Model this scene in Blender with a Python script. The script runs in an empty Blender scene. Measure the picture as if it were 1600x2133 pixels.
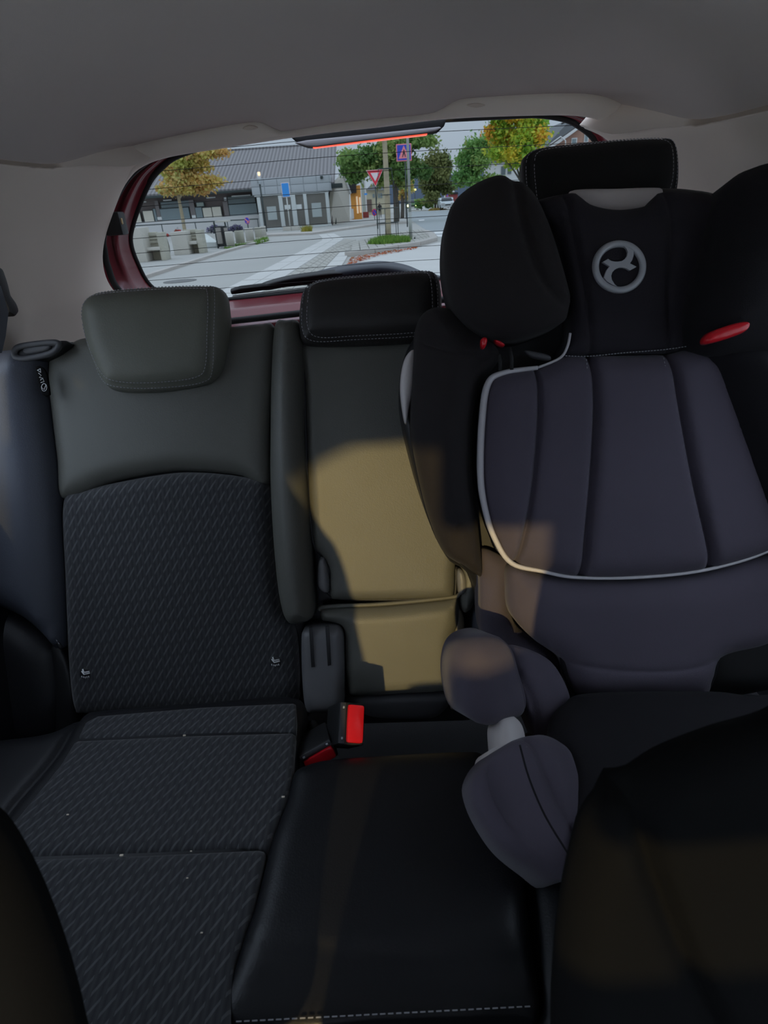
import bpy, bmesh, math, random
import numpy as np
from mathutils import Vector, Matrix, geometry
random.seed(7); rng = np.random.default_rng(7)
scene = bpy.context.scene; COL = scene.collection

# ------------------------------------------------------------------ camera
FPX = 1210.0; PITCH = math.radians(28.0); ROLL = math.radians(3.8)
CAM = np.array([0, 0, 1.35])
Fv = np.array([0, math.cos(PITCH), -math.sin(PITCH)]); R0 = np.array([1.0, 0, 0]); U0 = np.array([0, math.sin(PITCH), math.cos(PITCH)])
Rv = math.cos(ROLL)*R0 - math.sin(ROLL)*U0; Uv = math.sin(ROLL)*R0 + math.cos(ROLL)*U0
cd = bpy.data.cameras.new('camera'); cam = bpy.data.objects.new('camera', cd); COL.objects.link(cam)
cam.matrix_world = Matrix(((Rv[0], Uv[0], -Fv[0], CAM[0]), (Rv[1], Uv[1], -Fv[1], CAM[1]), (Rv[2], Uv[2], -Fv[2], CAM[2]), (0, 0, 0, 1)))
cd.sensor_fit = 'VERTICAL'; cd.sensor_height = 36.0; cd.lens = FPX*36.0/2133.0
cd.clip_start = 0.01; cd.clip_end = 2000
cd.dof.use_dof = True; cd.dof.focus_distance = 1.4; cd.dof.aperture_fstop = 9.0
scene.camera = cam
# ------------------------------------------------------------------ sky (overcast dusk) and exposure
w = bpy.data.worlds.new('overcast_sky'); scene.world = w; w.use_nodes = True
nt = w.node_tree; nt.nodes.clear()
out = nt.nodes.new('ShaderNodeOutputWorld'); bg = nt.nodes.new('ShaderNodeBackground'); nt.links.new(bg.outputs[0], out.inputs[0])
tc = nt.nodes.new('ShaderNodeTexCoord'); sx = nt.nodes.new('ShaderNodeSeparateXYZ'); nt.links.new(tc.outputs['Generated'], sx.inputs[0])
cl = nt.nodes.new('ShaderNodeMath'); cl.operation = 'MAXIMUM'; cl.inputs[1].default_value = 0; nt.links.new(sx.outputs['Z'], cl.inputs[0])
ma = nt.nodes.new('ShaderNodeMath'); ma.operation = 'MULTIPLY_ADD'; ma.inputs[1].default_value = 2.0; ma.inputs[2].default_value = 1.0; nt.links.new(cl.outputs[0], ma.inputs[0])  # CIE overcast: 1 + 2 sin(elevation)
ns = nt.nodes.new('ShaderNodeTexNoise'); ns.inputs['Scale'].default_value = 3.0; ns.inputs['Detail'].default_value = 4
nt.links.new(tc.outputs['Generated'], ns.inputs['Vector'])
mx = nt.nodes.new('ShaderNodeMix'); mx.data_type = 'RGBA'; nt.links.new(ns.outputs['Fac'], mx.inputs[0])
mx.inputs[6].default_value = (0.56, 0.68, 0.92, 1); mx.inputs[7].default_value = (0.74, 0.83, 0.99, 1)
nt.links.new(mx.outputs[2], bg.inputs['Color'])
sk = nt.nodes.new('ShaderNodeMath'); sk.operation = 'MULTIPLY'; sk.inputs[1].default_value = 2.1; nt.links.new(ma.outputs[0], sk.inputs[0]); nt.links.new(sk.outputs[0], bg.inputs['Strength'])
vs = scene.view_settings; vs.view_transform = 'Standard'; vs.look = 'None'; vs.gamma = 1.0; vs.use_curve_mapping = False; vs.exposure = 0.42

# ------------------------------------------------------------------ geometry helpers
def A(*v): return np.array(v, float)
def ray(x, y): return Fv + (x-800)/FPX*Rv + (1066.5-y)/FPX*Uv
def on(x, y, o, n):
    d = ray(x, y); t = np.dot(o-CAM, n)/np.dot(d, n); return CAM + t*d
def YP(x, y, v): return on(x, y, A(0, v, 0), A(0, 1, 0))
def ZP(x, y, v=0.0): return on(x, y, A(0, 0, v), A(0, 0, 1))
def XP(x, y, v): return on(x, y, A(v, 0, 0), A(1, 0, 0))
def TP(x, y, t): return CAM + t*ray(x, y)
def nrm(v): return v/np.linalg.norm(v)
class Pl:
    def __init__(s, o, u, v):
        s.o = np.array(o, float); s.u = nrm(np.array(u, float)); v = np.array(v, float)
        s.v = nrm(v - np.dot(v, s.u)*s.u); s.n = np.cross(s.u, s.v)
    def off(s, d): return Pl(s.o + d*s.n, s.u, s.v)
    def uv(s, x, y):
        P = on(x, y, s.o, s.n) - s.o; return A(P @ s.u, P @ s.v)
    def P(s, u, v, h=0.0): return s.o + u*s.u + v*s.v + h*s.n
    def px(s, x, y, h=0.0):
        return on(x, y, s.o + h*s.n, s.n)
def plane3(a, b, c):   # three (px, py, depth) points: a origin, a->b gives v down..., normal faces the camera
    a, b, c = TP(*a), TP(*b), TP(*c); pl = Pl(a, c-b, a-b)
    if np.dot(pl.n, CAM-a) < 0: pl = Pl(a, b-c, a-b)
    return pl
def catmull(p, closed=True, k=8):
    p = np.array(p, float); n = len(p); o = []
    rngi = range(n) if closed else range(n-1)
    for i in rngi:
        if closed: a, b, c, d = p[(i-1) % n], p[i], p[(i+1) % n], p[(i+2) % n]
        else: a, b, c, d = p[max(i-1, 0)], p[i], p[i+1], p[min(i+2, n-1)]
        for j in range(k):
            t = j/k
            o.append(0.5*((2*b) + (-a+c)*t + (2*a-5*b+4*c-d)*t*t + (-a+3*b-3*c+d)*t**3))
    if not closed: o.append(p[-1])
    return np.array(o)
def resample(p, sp, closed=True):
    q = np.vstack([p, p[:1]]) if closed else p
    s = np.r_[0, np.cumsum(np.linalg.norm(np.diff(q, axis=0), axis=1))]
    n = max(int(s[-1]/sp), 6 if closed else 2); t = np.linspace(0, s[-1], n+1)
    r = np.stack([np.interp(t, s, q[:, k]) for k in range(q.shape[1])], 1)
    return r[:-1] if closed else r
def segdist(P, L, closed=False):
    a = L; b = np.roll(L, -1, 0)
    if not closed: a, b = L[:-1], L[1:]
    best = np.full(len(P), 1e9)
    for i in range(len(a)):
        d = b[i]-a[i]; dd = max(d @ d, 1e-12); t = np.clip(((P-a[i]) @ d)/dd, 0, 1)
        best = np.minimum(best, np.linalg.norm(P-a[i]-t[:, None]*d, axis=1))
    return best
def inside(P, L):
    r = np.zeros(len(P), bool); n = len(L)
    for i in range(n):
        a, b = L[i], L[(i+1) % n]
        c = ((a[1] > P[:, 1]) != (b[1] > P[:, 1]))
        with np.errstate(divide='ignore', invalid='ignore'):
            x = (b[0]-a[0])*(P[:, 1]-a[1])/(b[1]-a[1]+1e-15)+a[0]
        r ^= c & (P[:, 0] < x)
    return r
ORG = {}
def props(o, label=None, cat=None, group=None, kind=None):
    if label: o['label'] = label
    if cat: o['category'] = cat
    if group: o['group'] = group
    if kind: o['kind'] = kind
    return o
def thing(name, loc, label, cat, group=None):
    o = bpy.data.objects.new(name, None); COL.objects.link(o); o.empty_display_size = 0.05
    o.location = Vector(loc); ORG[o] = np.array(loc, float); return props(o, label, cat, group)
def mk(name, V, F, mat, par=None, smooth=True, uvs=None, fix=True):
    V = np.array(V, float)
    if par is not None: org = ORG[par]
    else: org = A(V[:, 0].mean(), V[:, 1].mean(), V[:, 2].min())
    me = bpy.data.meshes.new(name); me.from_pydata((V-org).tolist(), [], [list(map(int, f)) for f in F])
    if uvs is not None:
        ul = me.uv_layers.new(name='UVMap'); uvs = np.asarray(uvs)
        idx = np.zeros(len(me.loops), np.int32); me.loops.foreach_get('vertex_index', idx)
        ul.data.foreach_set('uv', uvs[idx].astype(np.float32).ravel())
    if fix:
        bm = bmesh.new(); bm.from_mesh(me); bmesh.ops.recalc_face_normals(bm, faces=bm.faces); bm.to_mesh(me); bm.free()
    if smooth:
        me.polygons.foreach_set('use_smooth', [True]*len(me.polygons))
    me.materials.append(mat); me.update()
    o = bpy.data.objects.new(name, me); COL.objects.link(o)
    if par is not None: o.parent = par
    else: o.location = Vector(org)
    ORG[o] = org
    return o
def sharp(o, ang=35):
    me = o.data; bm = bmesh.new(); bm.from_mesh(me); c = math.radians(ang)
    for e in bm.edges:
        if len(e.link_faces) == 2 and e.calc_face_angle(0) > c: e.smooth = False
    bm.to_mesh(me); bm.free(); return o
def pad(name, pl, px, mat, par, bulge=.02, er=.03, thick=.05, seams=(), hf=None, sp=.009, sm=True, uvin=False, taper=0.0):
    """stuffed panel: outline on a plane, rounded edge, sunken seams, real thickness"""
    L = np.array(px if uvin else [pl.uv(*q) for q in px], float)
    if sm: L = catmull(L, True, 8)
    L = resample(L, sp*.8)
    area = 0.5*np.sum(L[:, 0]*np.roll(L[:, 1], -1)-np.roll(L[:, 0], -1)*L[:, 1])
    if area < 0: L = L[::-1]
    lo, hi = L.min(0), L.max(0); g = []
    ys = np.arange(lo[1], hi[1], sp*.866)
    for i, y in enumerate(ys):
        xs = np.arange(lo[0] + (sp/2 if i % 2 else 0), hi[0], sp); g.append(np.stack([xs, np.full(len(xs), y)], 1))
    g = np.vstack(g); g = g[inside(g, L)]
    tan = np.roll(L, -1, 0)-np.roll(L, 1, 0); tan /= np.linalg.norm(tan, axis=1)[:, None]+1e-12
    inn = np.stack([-tan[:, 1], tan[:, 0]], 1)
    S = []
    for s in seams:
        q = np.array(s[0] if (len(s) > 3 and s[3]) else [pl.uv(*z) for z in s[0]], float); q = catmull(q, False, 6) if len(q) > 2 else q; q = resample(q, s[2]*.8, False); S.append((q, s[1], s[2]))
    d = segdist(g, L, True); g = g[d > sp*.55]
    extra = []
    for k in (.06, .22, .5):
        q = L+inn*er*k
        dq = segdist(q, L, True); extra.append(q[(dq > er*k*.92) & inside(q, L)])
    E_ = np.vstack(extra)
    if len(E_): 
        dg = np.full(len(g), 9.0)
        g = g[segdist(g, L, True) > er*.5+sp*.4] if er*.5 < .05 else g
    pts = [L, E_, g]
    for q, dp, wd in S:
        t = np.gradient(q, axis=0); t /= np.linalg.norm(t, axis=1)[:, None]+1e-12; nn = np.stack([-t[:, 1], t[:, 0]], 1)
        for k in (-1.2, -.5, 0, .5, 1.2):
            z = q+nn*wd*k; dz = segdist(z, L, True); pts.append(z[(dz > .0015) & inside(z, L)])
    V2 = np.vstack(pts); n = len(L)
    res = geometry.delaunay_2d_cdt([Vector(p) for p in V2], [(i, (i+1) % n) for i in range(n)], [], 1, 1e-5)
    W = np.array([[v.x, v.y] for v in res[0]]); F = [list(f) for f in res[2]]
    d = segdist(W, L, True); t = np.clip(d/er, 0, 1); h = bulge*np.sqrt(np.clip(1-(1-t)**2, 0, 1))
    if hf is not None: h = h+hf(W[:, 0], W[:, 1])*np.clip(d/er, 0, 1)**.5
    for q, dp, wd in S:
        h = h-dp*np.exp(-(segdist(W, q)/wd)**2)
    V3 = pl.o + W[:, :1]*pl.u + W[:, 1:]*pl.v + h[:, None]*pl.n
    # outer rim in order: rebuild from boundary edges
    cnt = {}
    for f in F:
        for a, b in zip(f, f[1:]+f[:1]):
            if (b, a) in cnt: del cnt[(b, a)]
            else: cnt[(a, b)] = 1
    nxt = {a: b for a, b in cnt}
    base = len(V3); ids = list(nxt.keys()); m = {a: base+i for i, a in enumerate(ids)}
    cen = W[ids].mean(0)
    Wb = cen+(W[ids]-cen)*(1-taper)
    Vb = pl.o + Wb[:, :1]*pl.u + Wb[:, 1:]*pl.v - thick*pl.n
    V = np.vstack([V3, Vb]); UVs = np.vstack([W, W[ids]])
    for a, b in nxt.items(): F.append([b, a, m[a], m[b]])
    loop = [ids[0]]
    while nxt[loop[-1]] != loop[0] and len(loop) <= len(ids): loop.append(nxt[loop[-1]])
    F.append([m[a] for a in loop][::-1])
    return mk(name, V, F, mat, par, True, UVs)
def tube(name, pts, r, mat, par=None, seg=8, closed=False, smooth=True, sm=0, flat=None):
    P = np.array(pts, float)
    if sm: P = catmull(P, closed, sm)
    n = len(P); rr = np.full(n, r) if np.isscalar(r) else np.interp(np.linspace(0, 1, n), np.linspace(0, 1, len(r)), r)
    T = np.gradient(P, axis=0) if not closed else np.roll(P, -1, 0)-np.roll(P, 1, 0)
    T /= np.linalg.norm(T, axis=1)[:, None]+1e-12
    a = A(0, 0, 1) if abs(T[0][2]) < .9 else A(1, 0, 0)
    N = nrm(np.cross(T[0], a)); V = []; F = []
    for i in range(n):
        N = nrm(N-np.dot(N, T[i])*T[i]); B = np.cross(T[i], N)
        for k in range(seg):
            c, s = math.cos(2*math.pi*k/seg), math.sin(2*math.pi*k/seg)
            V.append(P[i]+rr[i]*(c*N+s*B))
    for i in range(n if closed else n-1):
        j = (i+1) % n
        for k in range(seg):
            l = (k+1) % seg; F.append([i*seg+k, i*seg+l, j*seg+l, j*seg+k])
    if not closed: F.append(list(range(seg))[::-1]); F.append([(n-1)*seg+k for k in range(seg)])
    return mk(name, V, F, mat, par, smooth)
def dashes(name, pts, mat, par, ln=.004, gap=.0025, r=.0007, closed=False):
    """row of sewing stitches"""
    P = resample(np.array(pts, float), ln+gap, closed); V = []; F = []
    n = len(P); m = n if closed else n-1
    for i in range(m):
        a, b = P[i], P[(i+1) % n]; t = b-a; L = np.linalg.norm(t)
        if L < 1e-6: continue
        t = t/L; b = a+t*min(ln, L); s = nrm(np.cross(t, A(.3, -.8, .5))); q = np.cross(t, s); k = len(V)
        for e in (a, b):
            for x, y in ((1, 0), (0, 1), (-1, 0), (0, -1)): V.append(e+r*(x*s+y*q))
        for j in range(4): F.append([k+j, k+(j+1) % 4, k+4+(j+1) % 4, k+4+j])
        F.append([k+3, k+2, k+1, k]); F.append([k+4, k+5, k+6, k+7])
    return mk(name, V, F, mat, par, False, fix=False)
def prism(name, poly, ext, mat, par=None, bevel=0.0, smooth=False):
    """poly: list of 3D points, extruded by vector ext"""
    P = np.array(poly, float); n = len(P); V = np.vstack([P, P+np.array(ext, float)])
    F = [list(range(n)), list(range(n, 2*n))[::-1]]+[[i, n+i, n+(i+1) % n, (i+1) % n] for i in range(n)]
    o = mk(name, V, F, mat, par, smooth)
    if bevel: bev(o, bevel)
    return o
def bev(o, w_, seg=2):
    bm = bmesh.new(); bm.from_mesh(o.data)
    bmesh.ops.bevel(bm, geom=list(bm.edges), offset=w_, segments=seg, affect='EDGES', profile=.6, clamp_overlap=True)
    bm.to_mesh(o.data); bm.free()
    o.data.polygons.foreach_set('use_smooth', [True]*len(o.data.polygons)); sharp(o, 40)
    return o
def box(name, c, s, mat, par=None, bevel=0.0, ax=None):
    c = np.array(c, float); ax = np.eye(3) if ax is None else np.array(ax, float); V = []
    for i in (-.5, .5):
        for j in (-.5, .5):
            for k in (-.5, .5): V.append(c+i*s[0]*ax[0]+j*s[1]*ax[1]+k*s[2]*ax[2])
    F = [[0, 1, 3, 2], [4, 6, 7, 5], [0, 4, 5, 1], [2, 3, 7, 6], [0, 2, 6, 4], [1, 5, 7, 3]]
    o = mk(name, V, F, mat, par, False)
    if bevel: bev(o, bevel)
    return o
def boxY(name, xl, yt, xr, yb, y, depth, mat, par=None, bevel=0.0, z0=None):
    """upright box whose front face, on the plane y, spans the given photo extent"""
    xm, ym = (xl+xr)/2, (yt+yb)/2
    x0, x1 = YP(xl, ym, y)[0], YP(xr, ym, y)[0]; za, zb = YP(xm, yb, y)[2], YP(xm, yt, y)[2]
    if z0 is not None: za = z0
    return box(name, ((x0+x1)/2, y+depth/2, (za+zb)/2), (x1-x0, depth, zb-za), mat, par, bevel)
def prismY(name, px, y, depth, mat, par=None, bevel=0.0): return prism(name, [YP(a, b, y) for a, b in px], (0, depth, 0), mat, par, bevel)
def slabG(name, px, mat, par=None, z=.02, lo=-.05): return prism(name, [ZP(a, b, z) for a, b in px], (0, 0, lo-z), mat, par)
def loft(name, rows, mat, par=None, closed_u=False, closed_v=False, smooth=True, uvs=None):
    n, m = len(rows), len(rows[0]); V = [p for r in rows for p in r]; F = []
    for i in range(n if closed_u else n-1):
        for j in range(m if closed_v else m-1):
            a, b = (i+1) % n, (j+1) % m; F.append([i*m+j, i*m+b, a*m+b, a*m+j])
    return mk(name, V, F, mat, par, smooth)

# ------------------------------------------------------------------ materials
def lin(h):
    h = h.lstrip('#'); v = [int(h[i:i+2], 16)/255 for i in (0, 2, 4)]
    return tuple(x/12.92 if x <= .04045 else ((x+.055)/1.055)**2.4 for x in v)
def M(name, col, rough=.6, bump=0, bscale=300, var=0, vscale=12, metal=0, spec=.5, emit=0, sheen=0, coords='Object'):
    if isinstance(col, str): col = lin(col)
    m = bpy.data.materials.new(name); m.use_nodes = True; t = m.node_tree; b = t.nodes['Principled BSDF']
    b.inputs['Base Color'].default_value = (*col, 1); b.inputs['Roughness'].default_value = rough; b.inputs['Metallic'].default_value = metal
    b.inputs['Specular IOR Level'].default_value = spec
    if sheen: b.inputs['Sheen Weight'].default_value = sheen; b.inputs['Sheen Roughness'].default_value = .5
    if emit: b.inputs['Emission Color'].default_value = (*col, 1); b.inputs['Emission Strength'].default_value = emit
    if var or bump:
        tc = t.nodes.new('ShaderNodeTexCoord')
    if var:
        n = t.nodes.new('ShaderNodeTexNoise'); n.inputs['Scale'].default_value = vscale; n.inputs['Detail'].default_value = 5; t.links.new(tc.outputs['Object'], n.inputs['Vector'])
        x = t.nodes.new('ShaderNodeMix'); x.data_type = 'RGBA'; t.links.new(n.outputs['Fac'], x.inputs[0])
        x.inputs[6].default_value = (*[c*(1-var) for c in col], 1); x.inputs[7].default_value = (*[min(c*(1+var), 1) for c in col], 1)
        t.links.new(x.outputs[2], b.inputs['Base Color'])
    if bump:
        n = t.nodes.new('ShaderNodeTexNoise'); n.inputs['Scale'].default_value = bscale; n.inputs['Detail'].default_value = 2; t.links.new(tc.outputs['Object'], n.inputs['Vector'])
        k = t.nodes.new('ShaderNodeBump'); k.inputs['Strength'].default_value = bump; k.inputs['Distance'].default_value = .002; t.links.new(n.outputs['Fac'], k.inputs['Height']); t.links.new(k.outputs[0], b.inputs['Normal'])
    return m
def fabric_mat():
    m = M('woven_seat_fabric', (.024, .025, .031), .9, sheen=.25); t = m.node_tree; b = t.nodes['Principled BSDF']; L = t.links
    def nd(op, a, b_=None, c=None):
        x = t.nodes.new('ShaderNodeMath'); x.operation = op
        for i, v in enumerate((a, b_, c)):
            if v is None: continue
            if isinstance(v, (int, float)): x.inputs[i].default_value = v
            else: L.new(v, x.inputs[i])
        return x.outputs[0]
    uv = t.nodes.new('ShaderNodeUVMap'); uv.uv_map = 'UVMap'; s = t.nodes.new('ShaderNodeSeparateXYZ'); L.new(uv.outputs[0], s.inputs[0]); u, v = s.outputs[0], s.outputs[1]
    rib = nd('ABSOLUTE', nd('SUBTRACT', nd('FRACT', nd('MULTIPLY', u, 112.)), .5))             # fine vertical ribs
    col = nd('FLOOR', nd('MULTIPLY', u, 56.))
    ph = nd('ADD', nd('MULTIPLY', v, 41.), nd('MULTIPLY', u, -60.))
    dia = nd('ABSOLUTE', nd('SUBTRACT', nd('FRACT', ph), .5))
    dash = nd('SMOOTHSTEP' if False else 'LESS_THAN', dia, .11)
    cut = nd('GREATER_THAN', nd('ABSOLUTE', nd('SUBTRACT', nd('FRACT', nd('MULTIPLY', u, 56.)), .5)), .12)
    pat = nd('MULTIPLY', dash, cut)
    hgt = nd('ADD', nd('MULTIPLY', rib, .8), nd('MULTIPLY', pat, 1.0))
    x = t.nodes.new('ShaderNodeMix'); x.data_type = 'RGBA'; L.new(nd('MULTIPLY_ADD', pat, .7, nd('MULTIPLY', rib, .55)), x.inputs[0])
    x.inputs[6].default_value = (.016, .017, .021, 1); x.inputs[7].default_value = (.090, .093, .096, 1); L.new(x.outputs[2], b.inputs['Base Color'])
    k = t.nodes.new('ShaderNodeBump'); k.inputs['Strength'].default_value = .6; k.inputs['Distance'].default_value = .001; L.new(hgt, k.inputs['Height']); L.new(k.outputs[0], b.inputs['Normal'])
    return m
def glass_mat(name, tint, refl=.05, rough=.0):
    m = bpy.data.materials.new(name); m.use_nodes = True; t = m.node_tree; t.nodes.clear()
    o = t.nodes.new('ShaderNodeOutputMaterial'); a = t.nodes.new('ShaderNodeBsdfTransparent'); a.inputs[0].default_value = (*tint, 1)
    g = t.nodes.new('ShaderNodeBsdfGlossy'); g.inputs['Roughness'].default_value = rough; g.inputs[0].default_value = (.9, .9, .9, 1)
    x = t.nodes.new('ShaderNodeMixShader'); x.inputs[0].default_value = refl
    t.links.new(a.outputs[0], x.inputs[1]); t.links.new(g.outputs[0], x.inputs[2]); t.links.new(x.outputs[0], o.inputs[0]); return m
def leaf_mat(name, cols):
    m = bpy.data.materials.new(name); m.use_nodes = True; t = m.node_tree; b = t.nodes['Principled BSDF']; b.inputs['Roughness'].default_value = .7
    a = t.nodes.new('ShaderNodeAttribute'); a.attribute_name = 'tone'; r = t.nodes.new('ShaderNodeValToRGB'); t.links.new(a.outputs['Fac'], r.inputs[0])
    el = r.color_ramp.elements
    for i, c in enumerate(cols):
        e = el[i] if i < 2 else el.new(.5)
        e.color = (*lin(c), 1)
    for i, c in enumerate(cols): el[i].position = i/(len(cols)-1)
    for i, c in enumerate(cols): el[i].color = (*lin(c), 1)
    t.links.new(r.outputs[0], b.inputs['Base Color']); b.inputs['Subsurface Weight'].default_value = 0
    tr = t.nodes.new('ShaderNodeBsdfTranslucent'); t.links.new(r.outputs[0], tr.inputs[0]); x = t.nodes.new('ShaderNodeMixShader'); x.inputs[0].default_value = .35
    t.links.new(b.outputs[0], x.inputs[1]); t.links.new(tr.outputs[0], x.inputs[2]); t.links.new(x.outputs[0], t.nodes['Material Output'].inputs[0]); return m

leather = M('grey_leather', (.112, .112, .098), .48, .18, 420, .10, 9, spec=.4)  # warm light from the front is tinted into this grey
leather_side = M('sky_tinted_leather', (.058, .063, .080), .5, .15, 420, .1, 8, spec=.4)  # blue of the sky light put into the leather colour
black_vinyl = M('black_vinyl', (.013, .013, .015), .5, .15, 380, .12, 8, spec=.35)
cushion_leather = M('dark_cushion_leather', (.0080, .0085, .0105), .45, .15, 380, .15, 6, spec=.4)
head_leather = M('black_headrest_leather', (.028, .026, .025), .5, .2, 420, .12, 10, spec=.35)
fabric = fabric_mat()
thread = M('grey_thread', (.32, .32, .34), .7)
headliner_m = M('beige_headliner_cloth', (.48, .435, .405), .95, .25, 900, .04, 3, spec=.1)
trim_m = M('beige_moulded_trim', (.66, .58, .50), .6, .08, 600, .03, 4, spec=.3)
black_pl = M('black_plastic', (.012, .012, .013), .5, .05, 300)
dark_pl = M('charcoal_plastic', (.05, .05, .055), .5, .08, 400)
grey_pl = M('grey_plastic', (.15, .15, .155), .5, .08, 400, .05)
rubber = M('black_rubber', (.008, .008, .008), .7)
wine = M('wine_red_paint', (.17, .022, .030), .26, 0, 1, .05, 8, spec=.6)
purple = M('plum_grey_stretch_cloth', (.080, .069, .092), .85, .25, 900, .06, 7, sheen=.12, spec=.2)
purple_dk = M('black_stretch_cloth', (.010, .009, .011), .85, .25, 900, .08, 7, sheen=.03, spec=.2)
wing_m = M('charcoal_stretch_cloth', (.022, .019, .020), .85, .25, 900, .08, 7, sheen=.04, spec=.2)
piping_m = M('silver_grey_piping', (.55, .53, .55), .5)
shell_m = M('pale_grey_shell_plastic', (.60, .56, .55), .45)
silver = M('silver_print', (.45, .47, .50), .45, metal=.2)
red_btn = M('red_button_plastic', (.62, .012, .022), .28)
red_lens = M('lit_red_brake_lens', (1.0, .10, .05), .3, emit=.75)
white_pr = M('white_print', (.75, .75, .76), .6)
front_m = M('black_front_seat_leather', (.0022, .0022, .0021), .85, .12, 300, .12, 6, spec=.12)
belt_m = M('grey_belt_webbing', (.10, .11, .13), .8, .3, 700)
carpet = M('black_carpet', (.012, .012, .013), .95, .5, 700)
crumb_m = M('pale_crumb', (.7, .62, .5), .8)

# ------------------------------------------------------------------ car shell (the room)
XC = .03
def zc(x, y):
    return 1.605 - .05*max(0., (y-.6)/1.15)**2 - .15*min(abs((x-XC)/.69), 1.05)**6
tp = Pl((0, 1.80, 1.50), (1, 0, 0), (0, -.55, .83))
tr_out = [(214, 352), (236, 318), (280, 296), (400, 269), (505, 250), (545, 249), (572, 262), (592, 267), (700, 251), (800, 240), (895, 230), (928, 216), (952, 202), (1000, 196), (1150, 188), (1235, 190), (1292, 208), (1335, 250), (1345, 282), (1315, 292), (1268, 258), (1205, 241), (1100, 240), (930, 247), (800, 263), (700, 274), (600, 287), (470, 307), (350, 327), (292, 350), (256, 384), (225, 384)]
tedge = catmull(np.array([tp.px(*q, .004)-.008*tp.v for q in tr_out[:19]]), False, 6); tedge = tedge[np.argsort(tedge[:, 0])]
rows = []
for j in range(61):
    s_ = j/60; row = []
    for i in range(71):
        x = XC-.72+1.44*i/70
        yb = np.interp(x, tedge[:, 0], tedge[:, 1]); zb = np.interp(x, tedge[:, 0], tedge[:, 2])
        y = -1.0+(yb+1.0)*s_; k = max(0., (y-1.25)/(yb-1.25)); k = k*k*(3-2*k)
        row.append((x, y, zc(x, y)*(1-k)+k*zb))
    row[0] = (row[0][0]-.05, row[0][1], row[0][2]-.03); row[-1] = (row[-1][0]+.05, row[-1][1], row[-1][2]-.03)
    rows.append(row)
ceil = loft('ceiling', rows, headliner_m); props(ceil, 'beige cloth headliner above the rear seats', None, kind='structure')
# side walls: sweep from the liftgate opening forward along the C-pillar
Epx = [(330, 322), (292, 346), (258, 385), (236, 436), (216, 498), (212, 545), (222, 585), (246, 618), (285, 660)]
Es = catmull(np.array([YP(a, b, 1.87) for a, b in Epx]), False, 4)
Es = np.vstack([Es, Es[-1]+A(.0, 0, -.2), Es[-1]+A(.0, 0, -.6)])
def side_wall(sgn, name):
    rows = []
    for e in Es:
        z = e[2]; xw = -.735 + .10*max(0, (min(z, 1.45)-1.18)/.27)**2 - .07*min(1, max(0, (1.18-z)/.15))
        r = [e+A(-.03, .07, 0), e+A(-.006, .012, 0), e+A(.008, -.012, 0), e+A(.016, -.045, 0), (.6*(e[0]+.012)+.4*xw, 1.72, min(z, 1.468)), (.2*e[0]+.8*xw, 1.58, min(z, 1.465)), (xw, 1.45, min(z, 1.455)), (xw, 1.3, min(z, 1.45)), (xw-.004, 1.17, min(z, 1.45)), (xw-.03, 1.13, min(z, 1.45))]
        r = catmull(np.array(r), False, 4)
        if sgn > 0: r = np.stack([2*XC-r[:, 0], r[:, 1], r[:, 2]], 1)
        rows.append(r)
    rows.insert(0, rows[0]+A(sgn*.10, 0, .10))
    return loft(name, rows, trim_m)
props(side_wall(-1, 'wall_left'), 'beige moulded pillar trim left of the rear window', None, kind='structure')
props(side_wall(1, 'wall_right'), 'beige moulded pillar trim right of the rear window', None, kind='structure')
for sgn, nm in ((-1, 'left'), (1, 'right')):       # door cards under the side windows, pillars between them
    o = box('trim_door_'+nm, (XC+sgn*.86, .12, .62), (.08, 2.1, .70), black_vinyl, bevel=.02); props(o, 'dark door card on the %s side of the cabin' % nm, kind='structure')
    o = box('trim_post_'+nm, (XC+sgn*.82, .15, 1.22), (.05, .36, .52), trim_m, bevel=.01); props(o, 'door post on the %s side of the cabin' % nm, kind='structure')  # post made broader to stop stray lamp light from the side
o = box('floor', (XC, .55, .22), (1.7, 3.2, .06), carpet); props(o, 'black carpeted car floor', kind='structure')
o = box('wall_front', (XC, -1.0, .62), (1.6, .25, .74), black_vinyl, bevel=.05); props(o, 'dark dashboard panel at the front of the cabin', kind='structure')
o = box('trim_header', (XC, -.58, 1.515), (1.95, .10, .12), headliner_m, bevel=.02); props(o, 'beige header rail above the windscreen', kind='structure')  # rail lengthened sideways so that lamp light does not leak past it
o = box('light_block_mirror', (-.10, -.44, 1.375), (.22, .05, .19), black_pl, bevel=.02); props(o, 'unseen mirror box added below the windscreen header to block lamp light', kind='structure')  # out of view, added to block the lamp between the visors
o = box('light_block_console', (-.03, -.14, .60), (.30, .34, .38), black_vinyl, bevel=.03); props(o, 'unseen console box added between the front seats to shade the cushion', kind='structure')  # out of view, added to keep lamp light off the middle cushion
o = box('light_block_dash', (.18, -.86, 1.075), (.92, .10, .31), black_vinyl, bevel=.03); props(o, 'unseen hood added on top of the dashboard to block low lamp light', kind='structure')  # unseen occluder, added to keep low lamp light off the child seat
for x0_, x1_ in ((-.95, -.50), (-.06, .72)):  # unseen visors, added to trim the lamp patch at both sides
    o = box('light_block_visor', ((x0_+x1_)/2, -.50, 1.34), (x1_-x0_, .03, .26), headliner_m, bevel=.012); props(o, 'unseen sun visor added at the %s of the windscreen to block lamp light' % ('left' if x0_ < 0 else 'right'), kind='structure')
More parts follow.
